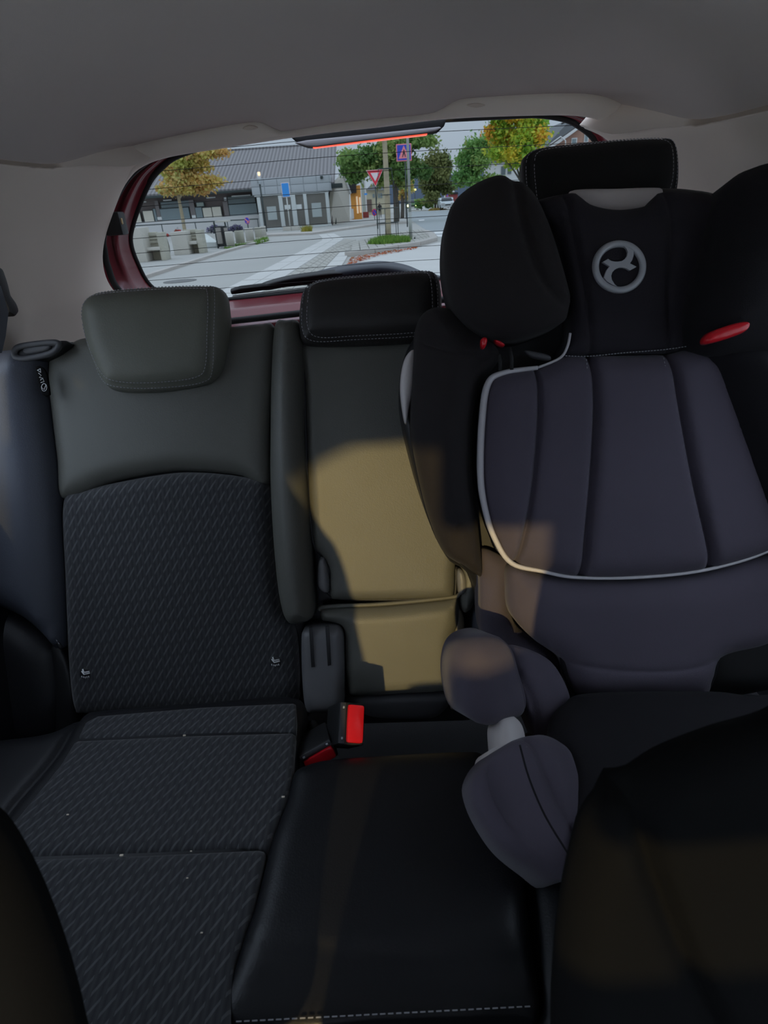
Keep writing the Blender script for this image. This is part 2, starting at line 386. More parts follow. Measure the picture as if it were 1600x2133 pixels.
# rear header moulding with its two raised hinge covers
trim_l = M('light_beige_moulding', (.80, .74, .67), .6, .05, 600, .03, 4, spec=.3)
o = pad('trim_1', tp, tr_out, trim_l, None, .016, .022, .035, sp=.008); props(o, 'beige plastic moulding along the top of the rear window', kind='structure')
for k, q in enumerate([[(505, 268), (520, 262), (538, 266), (522, 271)], [(972, 219), (992, 215), (1012, 219), (992, 224)]]):
    pad('screw_cover', tp.off(.0155), q, trim_m, o, .0015, .004, .004, sp=.004)

# liftgate: painted inner frame, seal, glass, heating wires
gpl = Pl((0, 1.97, 1.52), (1, 0, 0), (0, -.42, 1))
Ipx = [(780, 258), (620, 278), (480, 298), (420, 308), (367, 327), (340, 347), (316, 374), (295, 418), (277, 470), (273, 505), (286, 546), (313, 594), (360, 622), (430, 626), (500, 622), (640, 607), (790, 592)]
Opx = [(780, 238), (600, 262), (460, 284), (390, 300), (330, 322), (295, 345), (264, 376), (236, 428), (218, 490), (220, 520), (228, 556), (252, 606), (330, 672), (400, 674), (480, 668), (640, 650), (790, 634)]
Ih = [gpl.px(a, b) for a, b in Ipx]; Oh = [YP(a, b, 1.925) for a, b in Opx]
def mirror(h): return np.array(list(h)+[A(2*XC-p[0], p[1], p[2]+.05*abs(p[0]-XC)) for p in h[::-1]][1:-1])
Il, Ol = catmull(mirror(Ih), True, 5), catmull(mirror(Oh), True, 5)
cI, cO = Il.mean(0), Ol.mean(0)
ctr = A(XC, 0, 1.3)
def grow(L, k): 
    c = L.mean(0); q = L.copy(); q[:, 0] = c[0]+(L[:, 0]-c[0])*(1+k); q[:, 2] = c[2]+(L[:, 2]-c[2])*(1+k*1.8); return q
lg = thing('door_1', (XC, 2.0, .98), 'wine red liftgate with the rear window', None); del lg['label']; props(lg, 'wine red painted liftgate frame around the rear window', kind='structure')
def ring(name, loops, mat, par): return loft(name, [list(l) for l in loops], mat, par, False, True)
mid = .55*Ol+.45*Il
ring('inner_frame', [grow(Ol, .16)+A(0, -.02, 0), Ol+A(0, .01, 0), .85*Ol+.15*Il+A(0, .035, 0), mid+A(0, -.02, 0), .42*Ol+.58*Il+A(0, -.005, 0), .38*Ol+.62*Il+A(0, .025, 0), .12*Ol+.88*Il, Il+A(0, .0, 0)], wine, lg)
tube('door_seal', Ol+A(0, -.010, 0), .010, rubber, lg, 8, True)
tube('glass_seal', Il+A(0, -.004, 0), .008, rubber, lg, 8, True)
box('lower_panel', (XC, 2.08, .74), (1.55, .10, .56), black_pl, lg, .02)
box('catch', YP(240, 466, 1.89), (.05, .05, .06), black_pl, lg, .006)
pad('latch_plate', Pl(YP(247, 460, 1.872), (1, 0, 0), (0, 0, 1)), [(244, 456), (253, 454), (256, 467), (250, 469)], M('brass_latch', (.6, .42, .22), .35, metal=.6), lg, .001, .003, .006, sp=.004, sm=False)
tint = glass_mat('dimming_glass', (.170, .177, .166), .015)  # tint added to dim the bright street against the cabin
gl = mk('window_1', Il+A(0, .004, 0), [list(range(len(Il)))], tint, None, False); props(gl, 'tinted rear window with thin heating wires', kind='structure')
for k in range(10):
    z = 1.125+.0435*k; y = 1.97+(1.52-z)*.42-.004
    xs = [p[0] for i, p in enumerate(Il) if True]
    cr = []
    for i in range(len(Il)):
        a, b = Il[i], Il[(i+1) % len(Il)]
        if (a[2]-z)*(b[2]-z) < 0: cr.append(a[0]+(b[0]-a[0])*(z-a[2])/(b[2]-a[2]))
    if len(cr) >= 2: tube('heating_wire', [(min(cr), y, z-.004), (XC, y, z+.004), (max(cr), y, z-.004)], .0008, rubber, gl, 5, sm=6)

for k, (sgn, nm) in enumerate(((-1, 'left'), (1, 'right'))):      # door glass: tint added behind the door posts to cut side light, clear in front
    g = box('window_%d' % (k+2), (XC+sgn*.83, .75, 1.215), (.004, .86, .53), glass_mat('side_dimming_glass_'+nm, (.62, .63, .62), .015)); props(g, 'unseen rear door glass on the %s side tinted to cut daylight' % nm, kind='structure')
    g = box('window_%d' % (k+4), (XC+sgn*.83, -.50, 1.215), (.004, .95, .53), glass_mat('clear_glass_'+nm, (.9, .92, .91), .02)); props(g, 'clear front door glass on the %s side' % nm, kind='structure')
# ------------------------------------------------------------------ street lamp ahead of the car: throws the warm patch on the seats
def street_lamp():
    t = thing('street_lamp', (-2.2, -9, 0), 'tall street lamp with warm light standing ahead of the car', 'street lamp')
    pole = M('lamp_pole_paint', (.05, .06, .06), .5)
    tube('pole', [(-3.2, -9, 0), (-3.2, -9, 3.9), (-3.05, -9, 4.15), (-2.45, -9, 4.2)], [.07, .05, .04, .035], pole, t, 10)
    box('lamp_head', (-2.2, -9, 4.2), (.5, .22, .09), pole, t, .02)
    ld = bpy.data.lights.new('lamp_bulb', 'POINT'); ld.energy = 2400; ld.color = (1.0, .74, .30); ld.shadow_soft_size = .09
    lo = bpy.data.objects.new('lamp_bulb', ld); COL.objects.link(lo); lo.parent = t; lo.location = (0, 0, 4.08)
street_lamp()

# ------------------------------------------------------------------ rear seats
TH = math.radians(22)
S = Pl((0, .92, .45), (1, 0, 0), (0, math.sin(TH), math.cos(TH)))
Q = Pl((0, .60, .50), (1, 0, 0), (0, 1, -.05))
def headrest(seat, outline, seamline, mat, posts, pl=S, bulge=.045, er=.05, thick=.075, sm_=True):
    h = pad('headrest', pl, outline, mat, seat, bulge, er, thick, [(seamline+seamline[:1], .004, .005)] if seamline else [], sp=.009, taper=.12)
    if seamline:
        for k in (-.006, .006):
            L = catmull(np.array([pl.uv(*q) for q in seamline]), True, 8); Lo = catmull(np.array([pl.uv(*q) for q in outline]), True, 8)
            c = L.mean(0); L = c+(L-c)*(1+k/.13)
            d = segdist(L, Lo, True); t = np.clip(d/er, 0, 1); hh = bulge*np.sqrt(np.clip(1-(1-t)**2, 0, 1))+.0004-.004*math.exp(-(abs(k)/.005)**2)
            keep = inside(L, Lo)
            dashes('stitching', [pl.P(a[0], a[1], q) for a, q, kk in zip(L, hh, keep) if kk], thread, h)
    for x in posts:
        tube('headrest_post', [pl.px(x[0], x[1], -.045), pl.px(x[2], x[3], -.045)], .006, M('steel_post', (.4, .4, .4), .3, metal=1), seat, 8)
    return h
ls = thing('back_seat', (-.44, .75, .25), 'left rear seat with grey leather upper back and ribbed black fabric insert', 'rear seat', 'rear seats')
pad('backrest_core', S.off(-.035), [(-30, 770), (0, 735), (110, 715), (620, 685), (640, 1290), (640, 1500), (130, 1520), (60, 1520), (-30, 1500)], black_vinyl, ls, .01, .02, .09, sm=False, sp=.02)
pad('upper_panel', S, [(150, 716), (210, 700), (470, 682), (540, 676), (572, 684), (568, 800), (562, 920), (560, 1008), (500, 990), (420, 982), (350, 983), (240, 1003), (136, 1040), (122, 950), (110, 850), (104, 790), (112, 735)], leather, ls, .03, .04, .04, sp=.010)
pad('fabric_insert', S, [(137, 1042), (180, 1020), (240, 1006), (350, 987), (420, 985), (500, 993), (561, 1012), (566, 1100), (574, 1200), (586, 1265), (608, 1300), (620, 1345), (622, 1440), (600, 1466), (400, 1478), (190, 1482), (160, 1470), (148, 1380), (140, 1200)], fabric, ls, .032, .035, .04, sp=.010)
pad('side_bolster', S.off(.01), [(574, 678), (600, 668), (624, 672), (632, 720), (634, 820), (636, 920), (646, 1080), (655, 1230), (654, 1282), (625, 1296), (600, 1292), (584, 1250), (572, 1150), (564, 1010), (564, 900), (566, 780)], leather, ls, .05, .05, .05, sp=.009)
dl = S.off(.012)
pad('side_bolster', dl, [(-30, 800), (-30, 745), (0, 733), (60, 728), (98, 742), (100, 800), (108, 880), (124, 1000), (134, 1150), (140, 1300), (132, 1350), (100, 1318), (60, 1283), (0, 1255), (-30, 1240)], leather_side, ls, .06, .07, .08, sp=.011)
q = [(-60, 1246), (0, 1252), (50, 1275), (100, 1315), (128, 1350)]
tube('edge_piping', [dl.px(*z, .02) for z in q], .004, black_vinyl, ls, 8, sm=6)
dashes('stitching', catmull(np.array([dl.px(a-3, b-6, .026) for a, b in q]), False, 6), thread, ls)
pad('lower_side_trim', S.off(.0), [(-30, 1258), (0, 1264), (60, 1296), (112, 1340), (128, 1400), (130, 1480), (110, 1540), (0, 1560), (-35, 1560)], black_vinyl, ls, .04, .06, .06, [([(0, 1350), (20, 1420), (45, 1530)], .004, .004)], sp=.011)
pad('lower_side_trim', S.off(.005), [(108, 1350), (128, 1345), (150, 1400), (160, 1480), (150, 1530), (118, 1530), (112, 1440)], black_pl, ls, .012, .015, .04, sp=.008)
headrest(ls, [(174, 650), (184, 625), (215, 610), (320, 600), (430, 597), (462, 603), (478, 630), (478, 690), (468, 760), (450, 790), (420, 805), (330, 818), (245, 815), (215, 790), (190, 735), (178, 690)], [(177, 670), (186, 632), (215, 616), (320, 607), (430, 604), (447, 612), (452, 640), (450, 700), (445, 770), (420, 795), (330, 806), (255, 803), (222, 785), (196, 735)], M('lit_headrest_leather', (.135, .137, .112), .5, .2, 420, .1, 10, spec=.35), [(260, 830, 255, 720), (390, 825, 385, 715)], S.off(.035))  # olive tone is windscreen light put into this headrest's leather
# release handle on the shoulder, label, anchor badges
hp = S.off(.055)
tube('release_handle', [hp.px(*z) for z in [(30, 738), (36, 725), (60, 719), (105, 714), (122, 716), (118, 728), (100, 738), (60, 746), (38, 746)]], .006, dark_pl, ls, 10, True, sm=5)
pad('release_bezel', S.off(.045), [(24, 742), (34, 722), (60, 715), (120, 710), (142, 712), (130, 728), (105, 744), (60, 752), (35, 752)], black_pl, ls, .006, .01, .03, sp=.007)
pad('release_lever', S.off(.05), [(48, 729), (60, 722), (104, 717), (110, 722), (100, 733), (60, 740)], dark_pl, ls, .008, .008, .02, sp=.005)
tg = pad('anchor_label', S.off(.062), [(74, 765), (82, 762), (92, 768), (98, 780), (104, 822), (96, 826), (88, 822), (80, 800)], M('black_label_cloth', (.004, .004, .004), .95, spec=.1), ls, .001, .003, .004, sp=.005, sm=False)
lp = S.off(.0635)
def ic(px, par, pl, r=.0005, closed=False): return tube('printed_icon', [pl.px(*z) for z in px], r, white_pr, par, 5, closed)
ic([(78, 771), (84, 768), (85, 776)], tg, lp, .0009, True); ic([(80, 777), (86, 782), (82, 786), (90, 788)], tg, lp); ic([(84, 792), (89, 788), (92, 795), (85, 797)], tg, lp)
c0 = A(92, 807); ic([(c0[0]+5.5*math.cos(a), c0[1]+8*math.sin(a)) for a in np.linspace(0, 6.28, 14)[:-1]], tg, lp, .0005, True); ic([(88, 808), (92, 812), (96, 801)], tg, lp)
for bx_, by_ in ((178, 1402), (574, 1377)):
    b = pad('anchor_badge', S.off(.031), [(bx_+12*math.cos(a), by_+12*math.sin(a)) for a in np.linspace(0, 6.28, 17)[:-1]], black_pl, ls, .003, .004, .008, sp=.003)
    bp = S.off(.035)
    ic([(bx_-6, by_-8), (bx_-3, by_-1), (bx_+8, by_-3)], b, bp, .0016); ic([(bx_-8, by_-4), (bx_-3, by_+3), (bx_+9, by_)], b, bp, .0014)
    for k in range(5): ic([(bx_-8+k*3.6, by_+6+(2-abs(k-2))*.9), (bx_-7.4+k*3.6, by_+9.5+(2-abs(k-2))*.9)], b, bp, .0009)
# left cushion
pad('seat_cushion', Q, [(-60, 1620), (-40, 1560), (110, 1535), (175, 1500), (215, 1488), (420, 1472), (622, 1462), (626, 1540), (606, 1665), (566, 1760), (530, 1900), (492, 2010), (482, 2160), (440, 2330), (0, 2330), (-80, 2100)], black_vinyl, ls, .03, .05, .12, [([(175, 1500), (130, 1590), (40, 1700), (-20, 1790)], .008, .008)], sp=.011)
Qf = Q.off(.026)
pad('fabric_panel', Qf, [(205, 1494), (420, 1476), (616, 1467), (618, 1500), (616, 1528), (400, 1534), (160, 1545), (178, 1508)], fabric, ls, .006, .01, .02, sp=.008, sm=False)
pad('fabric_panel', Qf, [(158, 1548), (400, 1537), (616, 1531), (606, 1640), (596, 1668), (560, 1758), (556, 1770), (300, 1782), (58, 1790), (10, 1740), (44, 1702), (126, 1600)], fabric, ls, .010, .012, .02, sp=.009, sm=False)
pad('fabric_panel', Qf, [(60, 1794), (300, 1786), (554, 1774), (524, 1905), (488, 2010), (478, 2160), (440, 2300), (0, 2300), (-60, 1900), (10, 1780)], fabric, ls, .010, .012, .02, sp=.009, sm=False)

ms = thing('back_seat', (0, .75, .25), 'middle rear seat with narrow grey leather back and fold-down lower panel', 'rear seat', 'rear seats')
pad('backrest_core', S.off(-.05), [(628, 700), (960, 680), (1000, 1300), (980, 1500), (640, 1510), (640, 1290)], black_vinyl, ms, .01, .02, .08, sm=False, sp=.02)
pad('back_panel', S, [(636, 716), (760, 712), (940, 704), (960, 740), (965, 950), (958, 1100), (948, 1180), (945, 1232), (930, 1243), (800, 1248), (700, 1247), (688, 1238), (686, 1185), (672, 1158), (656, 1140), (648, 1090), (641, 950), (637, 800)], leather, ms, .025, .022, .05, sp=.009)
tube('panel_piping', [S.px(*z, .006) for z in [(634, 725), (636, 850), (641, 1000), (649, 1100), (656, 1140), (674, 1160), (686, 1188), (689, 1240), (800, 1249), (935, 1244), (948, 1236), (950, 1180)]], .0035, black_vinyl, ms, 8, sm=5)
for q in ([(664, 1168), (676, 1162), (684, 1190), (686, 1230), (672, 1232), (662, 1215)], [(952, 1190), (962, 1186), (972, 1205), (970, 1232), (955, 1236)]):
    pad('pivot_cover', S.off(.012), q, grey_pl, ms, .012, .012, .03, sp=.006)
pad('lower_panel', S.off(-.004), [(668, 1268), (690, 1262), (800, 1258), (930, 1245), (952, 1240), (956, 1290), (944, 1330), (940, 1420), (925, 1436), (830, 1442), (740, 1446), (724, 1435), (720, 1370), (716, 1308), (690, 1294), (670, 1290)], leather, ms, .03, .03, .05, sp=.009)
tube('panel_piping', [S.px(*z, .008) for z in [(666, 1272), (680, 1264), (800, 1258), (930, 1245), (958, 1236), (966, 1200)]], .0045, leather, ms, 8, sm=5)
pad('sill_trim', S.off(-.01), [(736, 1450), (930, 1440), (945, 1450), (915, 1488), (870, 1496), (775, 1492), (742, 1470)], dark_pl, ms, .012, .02, .05, sp=.008)
pad('side_strap', S.off(.0), [(946, 1280), (962, 1272), (968, 1320), (960, 1400), (948, 1470), (938, 1470), (944, 1400)], M('tan_leather_edge', (.12, .105, .075), .5, .1), ms, .008, .01, .03, sp=.006)
for q in ([(962, 1160), (985, 1158), (1000, 1200), (985, 1260), (965, 1275), (958, 1240)],):
    pad('right_bolster_end', S.off(.0), q, leather, ms, .02, .02, .04, sp=.007)
headrest(ms, [(625, 640), (632, 610), (655, 590), (700, 580), (800, 571), (880, 566), (908, 574), (918, 600), (920, 660), (915, 705), (850, 716), (740, 722), (650, 722), (630, 712), (624, 680)], [(640, 640), (650, 600), (700, 588), (800, 579), (880, 574), (897, 585), (903, 640), (898, 695), (850, 704), (740, 710), (660, 712), (640, 690)], head_leather, [(720, 740, 718, 660), (820, 735, 818, 655)], S.off(.03), .05, .05, .07)
pad('seat_cushion', Q.off(.02), [(612, 1618), (640, 1600), (690, 1588), (800, 1580), (960, 1572), (1010, 1580), (1050, 1640), (1085, 1780), (1105, 1960), (1122, 2112), (1060, 2118), (800, 2126), (486, 2140), (492, 2010), (530, 1900), (566, 1760), (596, 1680)], cushion_leather, ms, .025, .04, .16, hf=lambda u, v: -.30*np.maximum(0, Q.uv(800, 1990)[1]-v), seams=[([(500, 1985), (620, 1992), (800, 2010), (1090, 2020)], .003, .012)], sp=.011)
dashes('stitching', [Q.px(a, b, .028) for a, b in catmull(np.array([(492, 2128), (800, 2112), (1110, 2096)], float), False, 8)], thread, ms, .006, .003, .0009)
# grey hinge bracket between left and middle seat
br = pad('hinge_bracket', S.off(.015), [(628, 1330), (634, 1312), (650, 1305), (695, 1303), (712, 1312), (717, 1340), (718, 1420), (716, 1468), (700, 1480), (650, 1484), (636, 1470), (630, 1420)], grey_pl, ms, .02, .02, .06, sp=.007)
for q in ([(644, 1306), (651, 1305), (656, 1388), (649, 1389)], [(678, 1304), (686, 1303), (690, 1384), (683, 1386)]):
    prism('slot', [S.off(.0345).px(*z) for z in q], -.004*S.n*-1, black_pl, br, .0005)

rs = thing('back_seat', (.45, .75, .25), 'right rear seat hidden behind the child car seat with raised black headrest', 'rear seat', 'rear seats')
pad('backrest_core', S.off(-.05), [(960, 690), (1300, 650), (1600, 640), (1640, 660), (1640, 1400), (1000, 1500), (990, 1300)], black_vinyl, rs, .01, .02, .08, sm=False, sp=.02)
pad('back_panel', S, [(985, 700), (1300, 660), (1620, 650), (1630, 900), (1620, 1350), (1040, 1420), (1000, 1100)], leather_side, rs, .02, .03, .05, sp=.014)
headrest(rs, [(1084, 350), (1094, 325), (1125, 312), (1200, 303), (1290, 295), (1370, 292), (1398, 300), (1408, 335), (1406, 400), (1385, 450), (1330, 468), (1150, 475), (1100, 460), (1088, 420)], [(1098, 350), (1108, 330), (1140, 320), (1290, 303), (1365, 300), (1384, 312), (1392, 345), (1388, 400), (1365, 440), (1300, 455), (1150, 462), (1110, 445), (1100, 400)], M('black_raised_headrest_leather', (.009, .009, .009), .55, .2, 420, .1, 10, spec=.25), [(1180, 700, 1180, 440), (1330, 690, 1330, 440)], S.off(.03), .04, .05, .07)
pad('seat_cushion', Q.off(.0), [(1060, 1560), (1500, 1500), (1760, 1500), (1800, 2150), (1128, 2200), (1122, 2110), (1095, 1800)], cushion_leather, rs, .03, .05, .13, sp=.014)

# ------------------------------------------------------------------ seat belt buckles
def face_buckle(cpx, depth, updeg, length, wpx, hpx, label, lean):
    """button end facing the camera; updeg rotates its long side from image vertical"""
    c = TP(*cpx, depth); ax = nrm(nrm(CAM-c)+np.array(lean)); a_ = math.radians(updeg); sdir = math.sin(a_)*Rv+math.cos(a_)*Uv
    s = nrm(sdir-np.dot(sdir, ax)*ax); n = np.cross(ax, s)
    t = thing('seat_belt_buckle', c-ax*length, label, 'seat belt buckle', 'rear seat belt buckles')
    wd, th = wpx*depth/FPX, hpx*depth/FPX
    m3 = (s, n, ax)
    box('buckle_body', c-ax*length/2, (wd, th, length), black_pl, t, .005, m3)
    box('red_button', c-n*th*.12-ax*.002, (wd*.9, th*.62, .016), red_btn, t, .005, m3)
    box('end_rim', c+n*th*.36-ax*.003, (wd*.96, th*.22, .010), dark_pl, t, .002, m3)
    for k in (-.36, .36): box('rivet', c+n*th*.36+s*wd*k+ax*.003, (.004, .003, .003), silver, t, .0008, m3)
    tube('stalk', [c-ax*length*.9, c-ax*(length+.05), c-ax*(length+.08)+A(0, .0, -.06)], .011, black_pl, t, 8)
    return t
face_buckle((733, 1507), 1.02, 12, .075, 84, 58, 'upright belt buckle with red button between the left and middle seats', (.42, 0, .15))
face_buckle((664, 1575), 1.02, 64, .07, 74, 44, 'tilted belt buckle with red button lying lowest beside the left cushion', (.05, -.15, -.45))
# belt guide on the left pillar
bg_ = thing('seat_belt_guide', XP(10, 640, -.715)+A(0, 0, -.12), 'black shoulder belt guide on the left pillar trim', 'belt guide')
g0 = [XP(a, b, -.70) for a, b in [(-6, 552), (8, 560), (18, 590), (24, 615), (36, 632), (42, 648), (34, 660), (22, 650), (12, 625), (2, 600), (-8, 575)]]
prism('guide_loop', g0, (-.03, 0, 0), black_pl, bg_, .006)
prism('belt_webbing', [XP(a, b, -.695) for a, b in [(-40, 570), (2, 596), (18, 650), (12, 700), (4, 735), (-40, 740)]], (-.003, 0, 0), belt_m, bg_)

# ------------------------------------------------------------------ child car seat
cs = thing('child_car_seat', (.46, .62, .53), 'plum grey high-back child car seat with silver piping and round emblem', 'child seat')
CP = S.off(.20)
pad('back_shell', CP.off(-.10), [(842, 745), (868, 700), (930, 660), (1100, 560), (1110, 420), (1500, 410), (1560, 600), (1690, 700), (1700, 1150), (1640, 1420), (1100, 1440), (985, 1210), (930, 1160), (880, 1040), (842, 900), (833, 820)], black_pl, cs, .03, .05, .08, sp=.015)
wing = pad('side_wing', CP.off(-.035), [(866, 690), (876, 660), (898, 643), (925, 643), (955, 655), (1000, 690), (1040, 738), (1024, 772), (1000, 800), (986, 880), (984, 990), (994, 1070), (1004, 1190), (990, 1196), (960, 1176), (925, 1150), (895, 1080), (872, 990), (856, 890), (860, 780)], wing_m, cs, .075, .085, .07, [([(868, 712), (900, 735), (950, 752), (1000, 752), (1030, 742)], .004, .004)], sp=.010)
pad('wing_edge_shell', CP.off(-.05), [(834, 800), (842, 750), (862, 728), (864, 760), (862, 800), (852, 850), (846, 884), (838, 850)], shell_m, cs, .012, .012, .03, sp=.006)
pad('wing_inner_shell', CP.off(-.05), [(930, 640), (950, 642), (968, 652), (975, 680), (950, 670)], shell_m, cs, .008, .01, .02, sp=.006)
pad('wing_tip', CP.off(-.03), [(945, 1140), (975, 1128), (1000, 1140), (1002, 1190), (985, 1196), (960, 1178)], black_pl, cs, .02, .02, .03, sp=.008)
tors = [(1170, 744), (1120, 765), (1048, 776), (1016, 800), (1004, 880), (1002, 990), (1012, 1062), (1032, 1122), (1066, 1172), (1205, 1202), (1340, 1200), (1470, 1185), (1590, 1150), (1640, 1110), (1662, 950), (1640, 800), (1560, 745), (1450, 725), (1385, 738), (1225, 742)]
tp_ = pad('torso_pad', CP, tors, purple, cs, .035, .045, .10, [([(1113, 768), (1115, 850), (1108, 960), (1095, 1060), (1072, 1168)], .014, .005), ([(1224, 745), (1230, 850), (1222, 1000), (1212, 1110), (1205, 1200)], .020, .006), ([(1385, 740), (1402, 850), (1430, 1000), (1455, 1110), (1470, 1184)], .020, .006)], sp=.009)
pp = [(1188, 694), (1182, 722), (1166, 746), (1120, 766), (1048, 777), (1016, 801), (1004, 880), (1001, 990), (1011, 1062), (1031, 1122), (1066, 1173), (1130, 1190), (1205, 1203), (1340, 1202), (1470, 1187), (1590, 1152), (1640, 1112), (1664, 950)]
P3 = [CP.px(a, b, .014) for a, b in pp]
tube('piping', P3[3:], [.0035, .0045, .006, .006, .006, .0055, .005, .0045, .0035, .003, .003, .003, .003, .003, .003], piping_m, tp_, 8, sm=6)
tube('piping', P3[:4], .0022, piping_m, tp_, 8, sm=6)
for sgn_, sq in ((1, [(1226, 748), (1231, 850), (1224, 980)]), (1, [(1387, 745), (1404, 850), (1424, 970)])):
    dashes('stitching', catmull(np.array([CP.px(a-4, b, .030) for a, b in sq]), False, 8), thread, tp_, .003, .003, .0006)
lp_ = pad('lower_pad', CP.off(-.01), [(1062, 1178), (1130, 1195), (1205, 1206), (1340, 1205), (1470, 1190), (1600, 1155), (1650, 1180), (1640, 1300), (1590, 1340), (1500, 1365), (1480, 1410), (1455, 1450), (1320, 1452), (1205, 1448), (1180, 1410), (1165, 1370), (1110, 1330), (1065, 1280), (1056, 1230)], purple, cs, .035, .05, .09, [([(1180, 1372), (1300, 1384), (1400, 1382), (1490, 1362)], .003, .005)], sp=.010)
tube('seam_edge', [CP.px(a, b, -.004) for a, b in [(1172, 1368), (1178, 1400), (1196, 1440), (1215, 1452)]], .006, purple_dk, lp_, 8, sm=5)
tube('seam_edge', [CP.px(a, b, -.004) for a, b in [(1494, 1362), (1486, 1400), (1470, 1435), (1450, 1452)]], .006, purple_dk, lp_, 8, sm=5)
pad('hip_panel', CP.off(-.045), [(1000, 1145), (1050, 1160), (1066, 1178), (1062, 1240), (1075, 1300), (1130, 1345), (1165, 1385), (1100, 1400), (1040, 1370), (1005, 1320), (1000, 1220)], purple, cs, .02, .03, .06, [([(1058, 1180), (1060, 1260), (1090, 1320), (1150, 1370)], .006, .005)], sp=.010)
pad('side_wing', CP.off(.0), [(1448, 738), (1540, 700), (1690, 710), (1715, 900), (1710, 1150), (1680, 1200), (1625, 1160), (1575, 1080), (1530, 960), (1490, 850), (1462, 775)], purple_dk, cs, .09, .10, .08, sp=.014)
# head part
HP = CP.off(.0)
pad('head_shell', HP.off(-.045), [(1186, 408), (1200, 396), (1280, 394), (1368, 392), (1380, 402), (1376, 460), (1195, 465)], shell_m, cs, .012, .02, .03, sp=.009)
hp_ = pad('head_pad', HP, [(1108, 428), (1150, 412), (1190, 404), (1206, 412), (1232, 430), (1283, 439), (1340, 431), (1362, 412), (1376, 401), (1420, 402), (1480, 410), (1505, 470), (1480, 560), (1452, 640), (1440, 700), (1448, 722), (1385, 736), (1226, 740), (1172, 742), (1190, 690), (1184, 610), (1156, 490), (1120, 460)], M('shaded_plum_cloth', (.022, .0195, .025), .85, .25, 900, .08, 7, sheen=.04, spec=.2), cs, .025, .035, .05, [([(1170, 418), (1190, 510), (1212, 620), (1225, 738)], .006, .005), ([(1376, 408), (1388, 500), (1380, 620), (1386, 736)], .006, .005)], sp=.009)  # darker plum stands in for the weaker light on the head part
dashes('stitching', catmull(np.array([HP.px(a, b, .022) for a, b in [(1178, 741), (1226, 742), (1300, 735), (1386, 728), (1445, 719)]]), False, 8), thread, hp_, .003, .002, .0007)
lw = pad('head_wing', HP.off(.035), [(985, 388), (1030, 371), (1070, 376), (1096, 394), (1120, 425), (1148, 490), (1178, 590), (1188, 640), (1176, 668), (1140, 688), (1080, 706), (1020, 700), (972, 672), (940, 620), (926, 545), (930, 460), (950, 415)], wing_m, cs, .06, .085, .07, [([(1064, 385), (1068, 450), (1082, 520), (1108, 590), (1145, 635), (1186, 648)], .012, .010)], sp=.009)
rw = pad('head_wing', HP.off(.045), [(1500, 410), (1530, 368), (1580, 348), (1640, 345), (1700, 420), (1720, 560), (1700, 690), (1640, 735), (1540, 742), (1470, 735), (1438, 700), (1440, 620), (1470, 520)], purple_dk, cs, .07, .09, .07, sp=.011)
tube('piping', [HP.px(a, b, .03) for a, b in [(1440, 718), (1462, 722), (1500, 734), (1560, 744), (1640, 742)]], .0022, piping_m, cs, 8, sm=5)
# red belt guides
def belt_hook(px, pl, par):
    pad('belt_guide', pl, px, red_btn, par, .008, .008, .012, sp=.004)
belt_hook([(1003, 706), (1012, 702), (1015, 712), (1009, 726), (1003, 722)], CP.off(.05), cs)
belt_hook([(1030, 708), (1040, 710), (1052, 718), (1048, 722), (1036, 716)], CP.off(.05), cs)
belt_hook([(1468, 706), (1480, 692), (1510, 680), (1545, 671), (1560, 674), (1552, 690), (1520, 704), (1485, 714), (1470, 716)], HP.off(.13), cs)
pad('belt_slot_cover', CP.off(.03), [(1094, 730), (1130, 736), (1146, 742), (1145, 750), (1110, 744)], dark_pl, cs, .004, .004, .01, sp=.005)
tube('webbing_loop', [CP.px(a, b, .035) for a, b in [(1040, 738), (1042, 755), (1042, 772)]], .003, rubber, cs, 6)
tube('webbing_loop', [CP.px(a, b, .035) for a, b in [(1062, 724), (1066, 745), (1066, 770)]], .003, rubber, cs, 6)
# emblem
EP = HP.off(.027); ec = A(1291.5, 556.5)
ev = [EP.px(1289.8+49.2*math.cos(a), 556.1+48.2*math.sin(a)) for a in np.linspace(0, 2*math.pi, 65)[:-1]]
emb = tube('emblem', ev, .0056, silver, cs, 8, True)
mo = [(760, 240), (830, 265), (890, 330), (915, 400), (900, 480), (850, 550), (780, 592), (700, 605), (620, 605), (550, 590), (475, 545), (355, 615), (510, 710), (450, 790), (410, 890), (385, 960), (450, 1040), (560, 1110), (700, 1170), (620, 1105), (560, 1010), (545, 920), (570, 840), (640, 770), (720, 738), (800, 735), (880, 755), (960, 800), (1105, 720), (960, 645), (1010, 570), (1040, 470), (1045, 330), (1000, 260), (880, 200)]
prism('emblem_motif', [EP.px(1220+a/10.667, 490+b/10.667, -.001) for a, b in mo], .0045*EP.n, silver, emb)
# base: arm rests, bolsters, seat
arm = pad('arm_rest', plane3((1015, 1330, .93), (990, 1510, .93), (1080, 1500, .98)), [(958, 1395), (968, 1352), (992, 1330), (1030, 1324), (1056, 1342), (1072, 1395), (1086, 1450), (1072, 1488), (1012, 1508), (978, 1494), (962, 1450)], purple, cs, .035, .045, .05, [([(1046, 1332), (1062, 1400), (1076, 1485)], .004, .005)], sp=.008)
pad('side_cover', plane3((1100, 1360, 1.0), (1080, 1540, .95), (1190, 1460, 1.0)), [(1052, 1345), (1100, 1352), (1150, 1382), (1184, 1446), (1175, 1480), (1146, 1520), (1128, 1540), (1108, 1500), (1086, 1440), (1066, 1390)], purple, cs, .015, .03, .03, [([(1075, 1400), (1100, 1450), (1120, 1530)], .005, .006)], sp=.008)
SQ = Pl((.46, .62, .60), (1, 0, 0), (0, 1, -.10))
